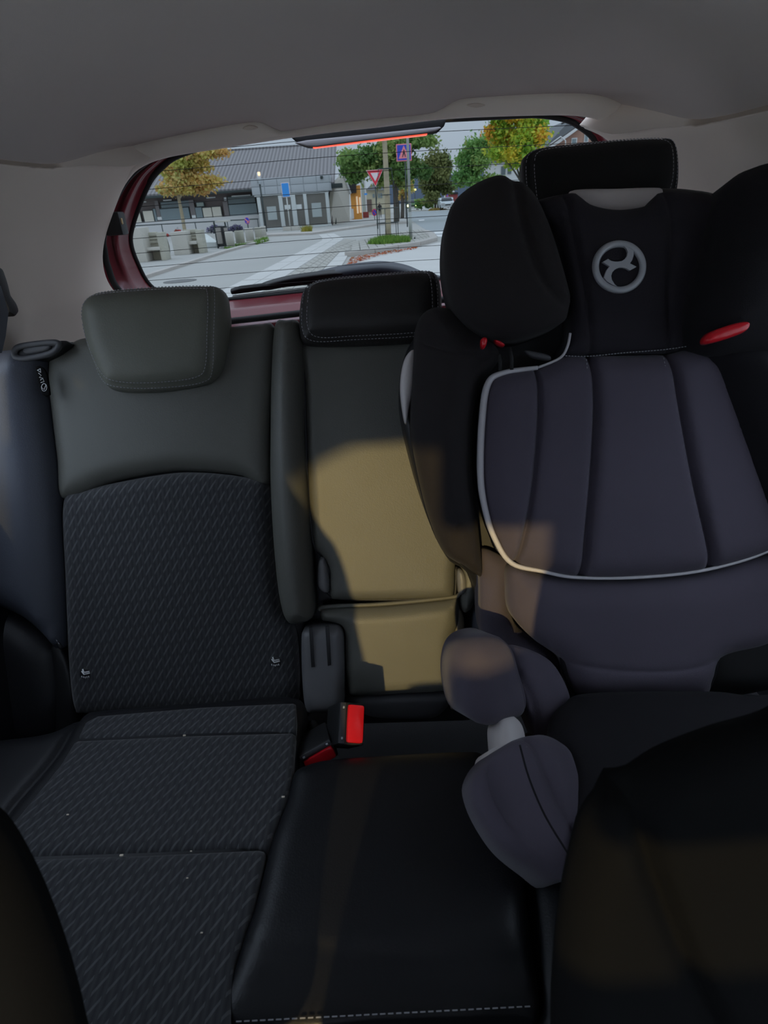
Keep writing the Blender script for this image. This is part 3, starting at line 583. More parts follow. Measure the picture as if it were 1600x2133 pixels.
pad('seat_pad', SQ, [(1142, 1510), (1170, 1475), (1220, 1452), (1450, 1448), (1540, 1456), (1660, 1480), (1700, 1800), (1600, 2000), (1300, 2000), (1210, 1850), (1190, 1700), (1145, 1580)], purple_dk, cs, .03, .06, .10, sp=.012)
thp = plane3((1110, 1545, .86), (1130, 1800, .74), (1220, 1700, .82))
ca, cb = thp.uv(1084, 1552), thp.uv(1195, 1795); cn = nrm(A(-(cb-ca)[1], (cb-ca)[0])); cn = cn if np.dot(thp.uv(1020, 1648)-ca, cn) > 0 else -cn
th_ = pad('thigh_bolster', thp, [(1014, 1606), (1036, 1565), (1075, 1540), (1120, 1534), (1165, 1560), (1200, 1625), (1214, 1690), (1210, 1760), (1190, 1830), (1140, 1800), (1085, 1755), (1045, 1700), (1020, 1648)], purple, cs, .045, .07, .06, hf=lambda u, v: -.9*np.maximum(0, (u-ca[0])*cn[0]+(v-ca[1])*cn[1]-.004), seams=[([(1084, 1552), (1105, 1620), (1140, 1700), (1190, 1790)], .010, .007)], sp=.009)
tube('piping', [thp.px(a, b, .040) for a, b in [(1083, 1552), (1102, 1620), (1136, 1700), (1188, 1785)]], .0014, purple_dk, th_, 6, sm=5)
pad('base_shell', thp.off(-.055), [(1040, 1497), (1062, 1490), (1086, 1515), (1090, 1560), (1050, 1600), (1040, 1540)], shell_m, cs, .012, .02, .03, sp=.008)
pad('base_shell', thp.off(-.045), [(1010, 1600), (1004, 1620), (1014, 1612), (1030, 1570), (1060, 1600), (1110, 1780), (1150, 1840), (1170, 1858), (1176, 1800), (1220, 1700), (1100, 1560), (1024, 1560)], shell_m, cs, .006, .01, .03, sp=.010)
pad('base_tray', Pl((.46, .62, .53), (1, 0, 0), (0, 1, -.05)), [(1050, 1560), (1300, 1480), (1660, 1480), (1700, 2000), (1300, 2100), (1190, 1860), (1100, 1740)], black_pl, cs, .02, .03, .03, sp=.02)

# ------------------------------------------------------------------ front seats, outlines beyond view enlarged to block the lamp
RV = (0, .36, .93)
fr = Pl(TP(1330, 1800, .42), (1, 0, .0), RV)
f1 = thing('front_seat', fr.P(.25, -.55), 'black front seat backrest in the lower right foreground', 'front seat', 'front seats')
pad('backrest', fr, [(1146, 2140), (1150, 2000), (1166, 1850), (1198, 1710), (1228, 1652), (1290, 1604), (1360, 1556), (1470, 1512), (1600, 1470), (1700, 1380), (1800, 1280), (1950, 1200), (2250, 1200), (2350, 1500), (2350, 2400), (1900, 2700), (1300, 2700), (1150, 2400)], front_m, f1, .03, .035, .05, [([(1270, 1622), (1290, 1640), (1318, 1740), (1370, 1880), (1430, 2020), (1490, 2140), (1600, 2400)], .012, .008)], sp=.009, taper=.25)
fl = Pl(TP(100, 1900, .40), (1, 0, .0), RV)
f2 = thing('front_seat', fl.P(-.25, -.5), 'black front seat backrest edge in the lower left foreground', 'front seat', 'front seats')
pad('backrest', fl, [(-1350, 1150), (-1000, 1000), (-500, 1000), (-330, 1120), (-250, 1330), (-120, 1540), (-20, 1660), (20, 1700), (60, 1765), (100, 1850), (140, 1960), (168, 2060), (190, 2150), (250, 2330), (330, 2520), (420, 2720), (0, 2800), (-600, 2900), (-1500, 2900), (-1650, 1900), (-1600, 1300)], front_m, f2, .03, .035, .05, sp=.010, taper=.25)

for t_, x_, nm in ((f1, .52, 'r'), (f2, -.47, 'l')):  # headrests out of view, added to shade the rear cushions
    c_ = A(x_, .43, 1.27); hv = nrm(A(0, .25, .97)); hpz = Pl(c_, (1, 0, 0), hv)
    pad('headrest', hpz, [(-.13, -.09), (-.14, .0), (-.12, .09), (0, .11), (.12, .09), (.14, .0), (.13, -.09), (0, -.10)], front_m, t_, .04, .05, .07, sp=.012, uvin=True, taper=.1)
    for k in (-.05, .05): tube('headrest_post', [c_+A(k, -.005, -.06)-.03*hpz.n, c_+A(k, -.06, -.24)-.02*hpz.n], .006, grey_pl, t_, 8)

# ------------------------------------------------------------------ brake light, wiper
bl = thing('brake_light', YP(770, 290, 1.90), 'high brake light housing with lit red strip at the top of the rear window', 'brake light')
b1 = Pl((0, 1.90, 1.50), (1, 0, 0), (0, .0, 1))
pad('housing', b1, [(604, 284), (700, 270), (800, 260), (930, 247), (926, 262), (914, 274), (880, 279), (760, 293), (660, 306), (640, 306), (622, 300)], M('matt_black_housing', (.006, .006, .006), .95, spec=.1), bl, .006, .01, .05, sm=False, sp=.008)
pad('lower_cover', b1.off(.006), [(614, 297), (640, 292), (800, 276), (916, 264), (920, 266), (908, 274), (880, 279), (760, 293), (660, 306), (640, 306), (624, 301)], M('grey_lamp_cover', (.10, .095, .095), .95, spec=.1), bl, .004, .008, .03, sm=False, sp=.007)
prism('red_lens', [b1.px(a, b, .004) for a, b in [(652, 306), (760, 293), (890, 278), (890, 280.6), (760, 295.6), (652, 308.6)]], -.03*b1.n, red_lens, bl)
wp = thing('rear_wiper', gpl.px(700, 600, -.06), 'black rear window wiper resting along the bottom of the glass', 'wiper')
wpl = gpl.off(-.03)
pad('arm_cover', wpl.off(-.01), [(640, 582), (700, 564), (760, 555), (800, 553), (845, 560), (880, 574), (915, 590), (700, 606), (650, 600)], M('blue_black_plastic', (.05, .055, .075), .4), wp, .02, .02, .03, sp=.009)
pad('arm', wpl, [(545, 596), (600, 580), (680, 569), (720, 568), (690, 578), (640, 586), (560, 604)], black_pl, wp, .008, .008, .02, sp=.007)
pad('blade', wpl.off(.004), [(480, 606), (500, 600), (600, 588), (690, 580), (690, 588), (600, 597), (500, 611), (482, 613)], rubber, wp, .006, .005, .015, sp=.007, sm=False)
prism('sill_strip', [gpl.off(-.012).px(a, b) for a, b in [(484, 618), (640, 601), (640, 605), (484, 624)]], -.01*gpl.n, shell_m, wp)

# ------------------------------------------------------------------ crumbs on the left cushion
for k, (a, b, r, lab) in enumerate([(384, 1532, .0022, 'pale crumb on the seam at the back of the left cushion'), (253, 1782, .0024, 'white crumb on the middle seam of the left cushion'), (398, 1773, .0013, 'small crumb right on the middle seam of the left cushion'), (141, 1697, .0016, 'pale crumb near the left edge of the ribbed cushion'), (590, 1660, .0022, 'yellow crumb at the right edge of the left cushion'), (390, 1829, .0013, 'tiny crumb on the front half of the left cushion'), (420, 1943, .0014, 'tiny crumb lowest on the front half of the left cushion')]):
    p = Q.px(a, b, .0375); o = box('crumb', p, (r*2.2, r*1.2, r), crumb_m, None, r*.3); props(o, lab, 'crumb', 'crumbs on the left cushion')

# ================================================================== the street behind the car
def c2(x, y): return (600+x/4, 220+y/4)
def c3(x, y): return (880+x/2.222, 180+y/2.222)
def c6(x, y): return (270+x/5.517, 300+y/5.517)
def c7(x, y): return (520+x/7.273, 300+y/7.273)
def c8(x, y): return (700+x/6.154, 240+y/6.154)
def cbox(cv, name, x0, y0, x1, y1, y, d, mat, par, **k):
    a, b = cv(x0, y0), cv(x1, y1); return boxY(name, a[0], a[1], b[0], b[1], y, d, mat, par, **k)
asph = M('worn_asphalt', (.40, .395, .375), .9, .3, 6, .12, .25)
asph2 = M('blue_grey_asphalt', (.32, .35, .36), .9, .2, 6, .10, .2)
pale = M('pale_paving', (.56, .55, .53), .85, .2, 5, .08, .8)
cobble = M('brown_grey_setts', (.40, .385, .35), .9, .4, 9, .18, 2.5)
conc = M('light_concrete', (.53, .51, .46), .9, .2, 8, .15, 1.2)
conc_b = M('mossy_concrete', (.45, .44, .37), .9, .2, 8, .22, 1.6)
kerbm = M('granite_kerb', (.46, .43, .40), .85, .3, 8, .15, 2)
def stripes(name, c1, c2_, scale, axis='X', rough=.8, bumpy=True):
    m = M(name, c1, rough); t = m.node_tree; b = t.nodes['Principled BSDF']; tcn = t.nodes.new('ShaderNodeTexCoord'); wv = t.nodes.new('ShaderNodeTexWave')
    wv.bands_direction = axis; wv.inputs['Scale'].default_value = scale; wv.inputs['Distortion'].default_value = .15; t.links.new(tcn.outputs['Object'], wv.inputs['Vector'])
    x = t.nodes.new('ShaderNodeMix'); x.data_type = 'RGBA'; t.links.new(wv.outputs['Fac'], x.inputs[0]); x.inputs[6].default_value = (*c1, 1); x.inputs[7].default_value = (*c2_, 1); t.links.new(x.outputs[2], b.inputs['Base Color'])
    if bumpy:
        k = t.nodes.new('ShaderNodeBump'); k.inputs['Strength'].default_value = .5; k.inputs['Distance'].default_value = .02; t.links.new(wv.outputs['Fac'], k.inputs['Height']); t.links.new(k.outputs[0], b.inputs['Normal'])
    return m
tiles = stripes('grey_roof_tiles', (.15, .14, .145), (.27, .255, .26), 1.05, 'X')
wood_pl = stripes('pale_plank_cladding', (.68, .64, .55), (.34, .32, .29), .8, 'Y')
brickw = M('dark_brown_brick', (.19, .16, .155), .9, .3, 20, .15, 3)
teal = M('dim_blue_green_pane', (.22, .28, .30), .3, 0, 1, .15, .6)
teal_d = M('dark_green_pane', (.14, .18, .19), .2, 0, 1, .25, .8)
cream = M('cream_blind', (.72, .69, .60), .8)
steel_g = M('grey_fascia_metal', (.46, .49, .52), .5)
steel_l = M('pale_metal_mullion', (.62, .66, .66), .5)
darkst = M('dark_painted_steel', (.035, .05, .05), .5)
galv = M('galvanised_post', (.36, .38, .36), .5)
dglass = M('dark_shop_glass', (.17, .165, .15), .15, 0, 1, .5, .35, spec=.5)
paper = M('taped_paper', (.45, .50, .50), .8); paperw = M('white_notice', (.75, .78, .78), .8)
white_p = M('white_paint', (.70, .70, .70), .6); orange_p = M('orange_boarding', (.75, .34, .07), .7, 0, 1, .1, 1); dkroof = M('black_roofing', (.03, .028, .028), .8)
yellow_p = M('pale_yellow_render', (.55, .50, .36), .8); green_p = M('pale_green_board', (.42, .45, .40), .8); brown_p = M('brown_boarding', (.16, .11, .09), .8)
sred = M('sign_red', (.80, .04, .07), .5); swhite = M('sign_white', (.85, .74, .76), .5); sblue = M('sign_blue', (.04, .07, .55), .5); spink = M('sign_red_glow_tint', (.95, .28, .32), .5); sky_b = M('sign_light_blue', (.05, .33, .85), .5)  # spink: red glow put into the colour of pale sign parts
bark = M('grey_brown_bark', (.42, .36, .25), .9, .6, 14, .3, 5); bark_d = M('dark_bark', (.10, .085, .07), .9, .5, 12, .25, 4)
grass_m = leaf_mat('grass_blades', ['#46702a', '#6a9438', '#8caa4c']); 

gr = mk('floor_street', [(-160, 4, 0), (160, 4, 0), (160, 420, 0), (-160, 420, 0)], [[0, 1, 2, 3]], asph, None, False); props(gr, 'grey asphalt street behind the car', kind='structure')
fg = mk('floor_street_front', [(-160, -60, 0), (160, -60, 0), (160, 4, 0), (-160, 4, 0)], [[0, 1, 2, 3]], pale, None, False); props(fg, 'unseen paving under and ahead of the car kept pale to bounce light inside', kind='structure')  # unseen ground, pale tone chosen to bounce light onto the headliner
o = slabG('floor_carriageway', [(846, 452), (852, 441), (1010, 436), (1300, 470), (1300, 520), (940, 505), (905, 488), (880, 474)], asph2, None, .004, -.02); props(o, 'blue grey carriageway running away to the right', kind='structure')
o = slabG('floor_bay', [(690, 640), (722, 552), (735, 540), (800, 528), (876, 515), (914, 505), (1010, 505), (1100, 640)], pale, None, .006, -.02); props(o, 'pale concrete parking bay beside the kerb', kind='structure')
# paving strips: slab by slab
def strip(name, label, left, right, n, mat, z=.012, gap=.03, m=1, piece='slab'):
    L = resample(np.array([ZP(*p, z) for p in left]), 1e9, False) if False else np.array([ZP(*p, z) for p in left]); R = np.array([ZP(*p, z) for p in right])
    def at(Lp, t):
        s = np.r_[0, np.cumsum(np.linalg.norm(np.diff(Lp, axis=0), axis=1))]; s /= s[-1]; return np.array([np.interp(t, s, Lp[:, k]) for k in range(3)])
    t = thing(name, (L[0]+R[0])/2*A(1, 1, 0), label, None); props(t, kind='structure'); 
    for i in range(n):
        for j in range(m):
            def pt(a, b): return at(L, a)*(1-b)+at(R, a)*b
            e = gap/n*.5; f = gap/m*.5
            prism(piece, [pt(i/n+e, j/m+f), pt(i/n+e, (j+1)/m-f), pt((i+1)/n-e, (j+1)/m-f), pt((i+1)/n-e, j/m+f)], (0, 0, -z-.02), mat, t)
    return t
strip('floor_slab_path', 'diagonal path of large pale slabs across the street', [(664, 489), (674, 499), (552, 560), (440, 616), (380, 650)], [(696, 486), (717, 497), (619, 559), (530, 618), (480, 650)], 12, pale, .012, .04, 2)
strip('floor_sett_path', 'strip of brown grey setts beside the pale slab path', [(719, 497), (621, 559), (532, 618), (482, 650)], [(800, 504), (706, 526), (655, 580), (590, 650)], 26, cobble, .010, .10, 3, 'sett')
strip('floor_kerb_slabs', 'row of light kerb slabs at the island corner', [(708, 525), (670, 565), (640, 598), (595, 650)], [(729, 524), (716, 548), (690, 580), (640, 650)], 7, pale, .03, .04, 1, 'kerb_slab')
isl = strip('floor_island', 'raised traffic island paved with grey setts', [(731, 523), (782, 516), (877, 502), (909, 493)], [(735, 503), (790, 490), (868, 477), (892, 480)], 14, cobble, .12, .08, 5, 'sett')
kr = thing('kerb', ZP(800, 520, 0), 'granite kerb along the front of the traffic island', 'kerb')
kp = np.array([ZP(a, b, .13) for a, b in [(729, 525), (782, 518), (830, 510), (877, 503), (911, 494), (906, 485), (893, 479)]])
for i in range(len(kp)-1):
    d = nrm(kp[i+1]-kp[i]); s = A(-d[1], d[0], 0)*.28; a, b = kp[i]+d*.03, kp[i+1]-d*.03
    prism('kerb_stone', [a, b, b+s, a+s], (0, 0, -.16), kerbm, kr, .015)
o = prism('kerb_edging', [ZP(a, b, .08) for a, b in [(290, 578), (360, 556), (470, 522), (560, 498), (560, 496), (470, 519), (360, 553), (290, 574)]], (0, 0, -.1), kerbm); props(o, 'thin granite edging in front of the concrete benches', 'kerb')
o = prism('kerb_edging', [ZP(a, b, .10) for a, b in [(555, 489), (650, 485), (790, 466), (850, 462), (850, 460), (790, 463), (650, 482), (555, 486)]], (0, 0, -.12), kerbm); props(o, 'pale granite edging of the pavement before the entrance', 'kerb')
for k, q in enumerate([[(903, 483), (960, 480), (962, 484), (907, 487)], [(908, 489), (965, 487), (967, 491), (912, 493)], [(872, 458), (884, 457), (884, 459), (873, 460)]]):
    o = slabG('road_marking', q, white_p, None, .010, 0); props(o, ['far white crossing stripe on the carriageway', 'near white crossing stripe on the carriageway', 'short white lane mark on the carriageway'][k], 'road marking', 'white road markings')
mh = ZP(375, 585, .01); o = mk('manhole_cover', [mh+A(.38*math.cos(a), .38*math.sin(a), 0) for a in np.linspace(0, 6.283, 25)[:-1]]+[mh+A(.38*math.cos(a), .38*math.sin(a), -.03) for a in np.linspace(0, 6.283, 25)[:-1]], [list(range(24))]+[[i, 24+i, 24+(i+1) % 24, (i+1) % 24] for i in range(24)], M('iron_cover', (.12, .12, .12), .6, .4, 30), None, False); props(o, 'round iron manhole cover in the asphalt', 'manhole cover')
def scatter(name, poly, n, sz, mat, label, cat, z=0.0, blades=False, tall=.1):
    L = np.array([ZP(a, b, z)[:2] for a, b in poly]); lo, hi = L.min(0), L.max(0); V = []; F = []; T = []
    while len(F) < n:
        p = lo+rng.random(2)*(hi-lo)
        if not inside(p[None], L)[0]: continue
        a = rng.random()*6.28; k = len(V); c = A(p[0], p[1], z)
        if blades:
            d = A(math.cos(a), math.sin(a), 0)*sz*.5; h = tall*(.5+rng.random()); tp2 = A(rng.normal()*.3*h, rng.normal()*.3*h, h)
            V += [c-d, c+d, c+tp2]; F.append([k, k+1, k+2])
        else:
            u = A(math.cos(a), math.sin(a), rng.normal()*.25)*sz*(.6+.8*rng.random()); v = A(-math.sin(a), math.cos(a), rng.normal()*.25)*sz*.6; c = c+A(0, 0, .02+rng.random()*.03)
            V += [c-u, c-v, c+u, c+v]; F.append([k, k+1, k+2, k+3])
        T.append(rng.random())
    o = mk(name, V, F, mat, None, False, fix=False); at = o.data.attributes.new('tone', 'FLOAT', 'FACE'); at.data.foreach_set('value', T)
    return props(o, label, cat, kind='stuff')
scatter('grass_patch', [(764, 509), (790, 499), (815, 496), (852, 498), (855, 504), (800, 509)], 2600, .035, grass_m, 'green grass around the foot of the street tree', 'grass', .12, True, .13)
scatter('grass_patch', [(466, 518), (490, 512), (512, 508), (515, 513), (480, 521)], 700, .04, grass_m, 'grass tufts in front of the nearest bollards', 'grass', 0, True, .10)
scatter('grass_patch', [(530, 507), (556, 498), (560, 502), (535, 510)], 500, .04, grass_m, 'grass tufts beside the farthest bollard', 'grass', 0, True, .14)
scatter('grass_patch', [(628, 484), (648, 481), (650, 484), (634, 487)], 500, .05, leaf_mat('dry_grass', ['#7d7a35', '#a8973d', '#8d9a40']), 'yellowing weeds by the concrete blocks', 'grass', 0, True, .3)
scatter('fallen_leaves', [(722, 552), (732, 538), (800, 527), (870, 516), (868, 519), (790, 534), (735, 552), (716, 568), (706, 572)], 420, .045, leaf_mat('autumn_leaf_litter', ['#8a4a2c', '#c2562c', '#b5763a']), 'reddish fallen leaves along the kerb', 'leaves')

def tree(name, label, base_px, y, trunk_px, blobs, n, sz, lmat, bmat, tr=.12, br=5, base=None):
    b = YP(*base_px, y); b = A(b[0], y, 0) if base is None else base
    t = thing(name, b, label, 'tree', 'street trees')
    top = YP(*trunk_px, y); tube('trunk', [b, b*.6+top*.4+A(.03, 0, 0), top], [tr*1.15, tr, tr*.7], bmat, t, 9, sm=3)
    cs_, V, F, T = [], [], [], []
    wsum = sum(q[2]*q[3] for q in blobs)
    for (px, py, rx, ry) in blobs:
        c = YP(px, py, y); k = np.linalg.norm(c-CAM)/1420.; rxw, ryw = rx*k, ry*k
        nc = max(4, int(26*rx*ry/wsum)); cc = []
        for i in range(nc):
            d = rng.normal(size=3); d /= np.linalg.norm(d); r = rng.random()**.4
            cc.append((c+d*r*A(rxw, rxw, ryw)*.82, rng.random()))
        cs_ += [q[0] for q in cc]
        m = int(n*rx*ry/wsum)
        for i in range(m):
            q, tone = cc[rng.integers(nc)]
            p = q+rng.normal(size=3)*A(rxw, rxw, ryw)*.21
            u = rng.normal(size=3); u /= np.linalg.norm(u); v = np.cross(u, rng.normal(size=3)); v /= np.linalg.norm(v)+1e-9
            s = sz*(.6+.8*rng.random()); kk = len(V)
            V += [p-u*s, p-v*s*.6, p+u*s, p+v*s*.6]; F.append([kk, kk+1, kk+2, kk+3]); T.append(min(1, max(0, tone*.7+rng.random()*.3)))
    for i in range(min(br, len(cs_))):
        e = cs_[int(i*len(cs_)/br)]; s0 = b*.35+top*.65 if i % 2 else top
        tube('branch', [s0, (s0+e)/2+A(0, 0, .15), e], [tr*.45, tr*.3, tr*.1], bmat, t, 6, sm=3)
    o = mk('foliage', V, F, lmat, t, False, fix=False); at = o.data.attributes.new('tone', 'FLOAT', 'FACE'); at.data.foreach_set('value', T)
    o['kind'] = 'stuff'
    return t
autumn = leaf_mat('autumn_leaves', ['#b4c068', '#d4cc74', '#e0b070', '#c4cc80']); green = leaf_mat('green_leaves', ['#4c7038', '#6f9450', '#94ac60', '#a8ac66'])
dull = leaf_mat('dull_birch_leaves', ['#5a683c', '#76804c', '#8c9056', '#6f8250']); maple = leaf_mat('turning_maple_leaves', ['#6aa83e', '#a4c444', '#ecd444', '#dc7840'])
green2 = leaf_mat('fresh_green_leaves', ['#5c8a4c', '#76a458', '#94b464', '#aaa45c'])
tree('autumn_tree', 'small orange and yellow autumn tree before the long low building', (386, 490), 43, (364, 372), [(395, 335, 46, 26), (350, 372, 28, 30), (372, 392, 46, 24), (418, 386, 46, 25), (440, 322, 36, 16), (395, 362, 40, 26), (340, 400, 20, 14)], 10000, .12, autumn, bark, .11, 7)
tree('street_tree', 'near street tree with thick pale trunk on the traffic island', (810, 497), 26, (796, 200), [(740, 215, 70, 25), (830, 200, 90, 30), (800, 250, 60, 14)], 2200, .09, green, bark, .105, 5, base=ZP(809, 497, .1))
tree('street_tree', 'broad green tree behind the yield sign', (826, 455), 46, (820, 350), [(745, 330, 50, 36), (785, 318, 50, 36), (850, 322, 52, 40), (878, 300, 34, 24), (735, 362, 34, 24), (780, 360, 40, 26), (815, 362, 40, 28), (865, 352, 34, 28)], 15000, .14, green, bark_d, .18, 7)
tree('street_tree', 'dark trunked tree right of the pedestrian sign', (838, 446), 58, (838, 380), [(850, 385, 16, 24), (842, 400, 14, 18)], 1200, .14, autumn, bark_d, .16, 4)
tree('birch_tree', 'dull green birch beyond the junction', (907, 437), 92, (905, 350), [(905, 362, 34, 44), (920, 342, 24, 36), (888, 395, 26, 30), (915, 402, 34, 26)], 9000, .2, dull, bark_d, .14, 5)
tree('maple_tree', 'tall green maple between the birch and the yellow maple', (985, 440), 76, (985, 350), [(985, 325, 42, 40), (965, 352, 30, 32), (1005, 308, 28, 28), (990, 372, 46, 24)], 9000, .18, green2, bark_d, .17, 5)
tree('maple_tree', 'yellow and orange turning maple at the right of the window', (1085, 480), 46, (1085, 340), [(1080, 280, 60, 40), (1042, 262, 34, 26), (1112, 275, 38, 34), (1070, 320, 46, 30), (1095, 248, 46, 20)], 12000, .13, maple, bark_d, .15, 7)
sh = tree('hedge_shrub', 'low green shrubs beside the far carriageway', (878, 438), 95, (878, 425), [(878, 424, 16, 8), (895, 428, 12, 6)], 1200, .2, green2, bark_d, .05, 3); sh['category'] = 'shrub'; sh['group'] = 'roadside shrubs'
sh = tree('hedge_shrub', 'dry yellow grass mound beside the white car', (910, 441), 88, (910, 437), [(910, 438, 16, 4)], 900, .15, leaf_mat('dry_straw', ['#9a8a4a', '#b59a55', '#a89a60']), bark_d, .05, 2); sh['category'] = 'shrub'; sh['group'] = 'roadside shrubs'
lav = leaf_mat('lavender', ['#5a4a7a', '#6d6a86', '#6f7a55'])
for q, lab in (((448, 478, 16, 7), 'purple lavender bush left of the waste bin'), ((490, 476, 14, 7), 'purple lavender bush right of the waste bin')):
    sh = tree('lavender_bush', lab, (q[0], 490), 34, (q[0], 484), [q], 900, .06, lav, bark_d, .03, 3); sh['category'] = 'shrub'; sh['group'] = 'lavender bushes'

# long low building with entrance
FY = 52.0
hb = thing('long_building', A(-9, FY, 0), 'long low building with grey tiled roof and boarded windows', 'building')
x0 = YP(200, 440, FY)[0]; x1 = YP(690, 430, FY)[0]; ze = YP(460, 398, FY)[2]
box('wall', ((x0+x1)/2, FY+4.2, ze/2), (x1-x0, 8, ze), brickw, hb)
box('lower_wall', ((x0+x1)/2-2, FY-.12, .55), (x1-x0-4, .2, 1.1), white_p, hb)
e0, e1 = YP(200, 417, 51.0), YP(697, 384, 51.0); zz = (YP(400, 404, 51)[2]+YP(650, 386, 51)[2])/2
rz = YP(540, 313, 60)[2]
rf = prism('roof', [(e0[0]-4, 51, zz), (e1[0], 51, zz), (e1[0]+.1, 60, rz), (e0[0]-4, 60, rz)], (0, 0, .14), tiles, hb)
box('ridge_tiles', ((e0[0]+e1[0])/2-2, 60, rz+.16), (e1[0]-e0[0]+4, .3, .12), tiles, hb, .03)
box('gutter', ((e0[0]+e1[0])/2-2, 50.95, zz-.05), (e1[0]-e0[0]+4, .12, .16), darkst, hb, .02)
fy = FY-.05
def win(x0_, y0_, x1_, y1_, mat, par=hb, n='window'):
    f = cbox(c6, n, x0_-8, y0_-8, x1_+8, y1_+8, fy-.06, .10, darkst, par); cbox(c6, 'pane', x0_, y0_, x1_, y1_, fy-.09, .05, mat, f); return f
win(285, 745, 310, 915, teal); win(-90, 770, 20, 930, teal)
for r in ((50, 785, 130, 930), (165, 768, 275, 914)): win(*r, cream)
win(360, 740, 690, 900, teal); win(765, 730, 838, 880, teal); win(770, 672, 850, 715, M('pale_green_pane', (.30, .36, .33), .3))
for r in ((848, 732, 948, 878), (955, 722, 1055, 868)): win(*r, cream)
win(1150, 690, 1465, 862, teal); win(1130, 600, 1440, 680, teal_d); win(360, 660, 690, 725, teal_d)
for r in ((385, 640, 480, 652), (880, 610, 985, 622), (1170, 588, 1390, 600), (120, 660, 190, 672)): cbox(c6, 'soffit_lamp', *r, fy-.2, .1, paperw, hb)
for r in ((320, 838, 370, 872), (717, 818, 760, 852), (1085, 612, 1112, 650)): cbox(c6, 'notice', *r, fy-.15, .03, paperw, hb)
for r in ((310, 650, 352, 940), (700, 640, 755, 920), (1085, 660, 1140, 890)): cbox(c6, 'pier', *r, fy-.1, .15, M('grey_brown_pier', (.22, .20, .20), .8), hb)
# entrance porch
EY = 49.5
ep = thing('entrance_porch', A(-5.3, EY, 0), 'grey panelled glass entrance porch with papered doors', 'building')
px0, px1 = YP(*c7(70, 800), EY)[0], YP(*c7(1205, 800), EY)[0]; zf0 = YP(*c7(600, 745), EY)[2]; zf1 = YP(*c7(600, 492), EY)[2]
box('porch_core', ((px0+px1)/2, EY+1.5, zf0/2+.2), (px1-px0-.3, 1.9, zf0+.4), M('dim_interior', (.07, .06, .05), .9), ep)
box('fascia_core', ((px0+px1)/2, EY+1.2, (zf0+zf1)/2), (px1-px0+.2, 2.4, zf1-zf0-.05), steel_g, ep)
cols = [px0-.12+(px1-px0+.26)*k/6 for k in range(7)]; rowsz = [zf0, (zf0+zf1)/2, zf1]
for i in range(6):
    for j in range(2):
        box('fascia_panel', ((cols[i]+cols[i+1])/2, EY-.02, (rowsz[j]+rowsz[j+1])/2), (cols[i+1]-cols[i]-.035, .06, rowsz[j+1]-rowsz[j]-.035), steel_g, ep, .008)
for j in range(2): box('fascia_panel', (px1+.14, EY+1.3, (rowsz[j]+rowsz[j+1])/2), (.05, 2.5, rowsz[j+1]-rowsz[j]-.035), steel_g, ep, .008)
for (a, b) in ((130, 182), (455, 515), (642, 712), (832, 882), (1165, 1215)):
    xa, xb = YP(*c7(a, 1000), EY)[0], YP(*c7(b, 1000), EY)[0]; box('mullion', ((xa+xb)/2, EY+.1, zf0/2), (xb-xa, .16, zf0), steel_l, ep, .01)
box('top_rail', ((px0+px1)/2, EY+.1, zf0-.06), (px1-px0, .14, .12), steel_l, ep, .01); box('bottom_rail', ((px0+px1)/2, EY+.1, .07), (px1-px0, .14, .14), steel_l, ep, .01)
for (a, b) in ((182, 455), (515, 642), (712, 832), (882, 1165)):
    xa, xb = YP(*c7(a, 1000), EY)[0], YP(*c7(b, 1000), EY)[0]; g = box('glass_pane', ((xa+xb)/2, EY+.14, zf0/2), (xb-xa, .03, zf0-.2), dglass, ep)
for r, m_ in (((270, 945, 410, 1150), paper), ((530, 922, 620, 988), paperw), ((705, 915, 790, 985), paperw), ((945, 890, 1090, 1105), paper)):
    cbox(c7, 'taped_sheet', *r, EY+.10, .02, m_, ep)
for q in ((145, 575), (1090, 505)):
    c_ = YP(*c7(*q), EY-.1); box('spotlight', c_, (.2, .16, .2), darkst, ep, .03)
pr_ = YP(*c7(200, 1000), EY)
# plank-clad gable end
ge = thing('plank_gable', YP(705, 462, 54)*A(1, 1, 0), 'pale vertical plank gable end of the long building', 'building')
gpts = [YP(688, 468, 52), YP(729, 460, 60), YP(728, 402, 60), YP(716, 364, 57), YP(697, 384, 52)]
gpts[0][2] = 0; gpts[1][2] = 0
prism('gable_wall', gpts, (-.3, 0, 0), wood_pl, ge)
def gl_(px, py, y): 
    a, b = gpts[0], gpts[1]; n = nrm(np.cross(b-a, A(0, 0, 1))); return on(px, py, a+.06*(n if np.dot(n, CAM-a) > 0 else -n), n)
for k in range(4):
    u0 = 1384+k*32; prism('gable_window', [gl_(*c7(u0, 735-k*4), 0), gl_(*c7(u0+26, 732-k*4), 0), gl_(*c7(u0+24, 1048-k*6), 0), gl_(*c7(u0+2, 1052-k*6), 0)], (-.05, 0, 0), teal_d, ge)
tube('drain_pipe', [gl_(*c7(1278, 690), 0), gl_(*c7(1308, 1210), 0)], .06, darkst, ge, 6)
tube('barge_board', [YP(716, 364, 56.8), YP(729, 402, 59.9)], .13, white_p, ge, 6)
box('eave_soffit', YP(*c7(1300, 635), 51.6), (1.1, 1.6, .3), darkst, ge, .02)
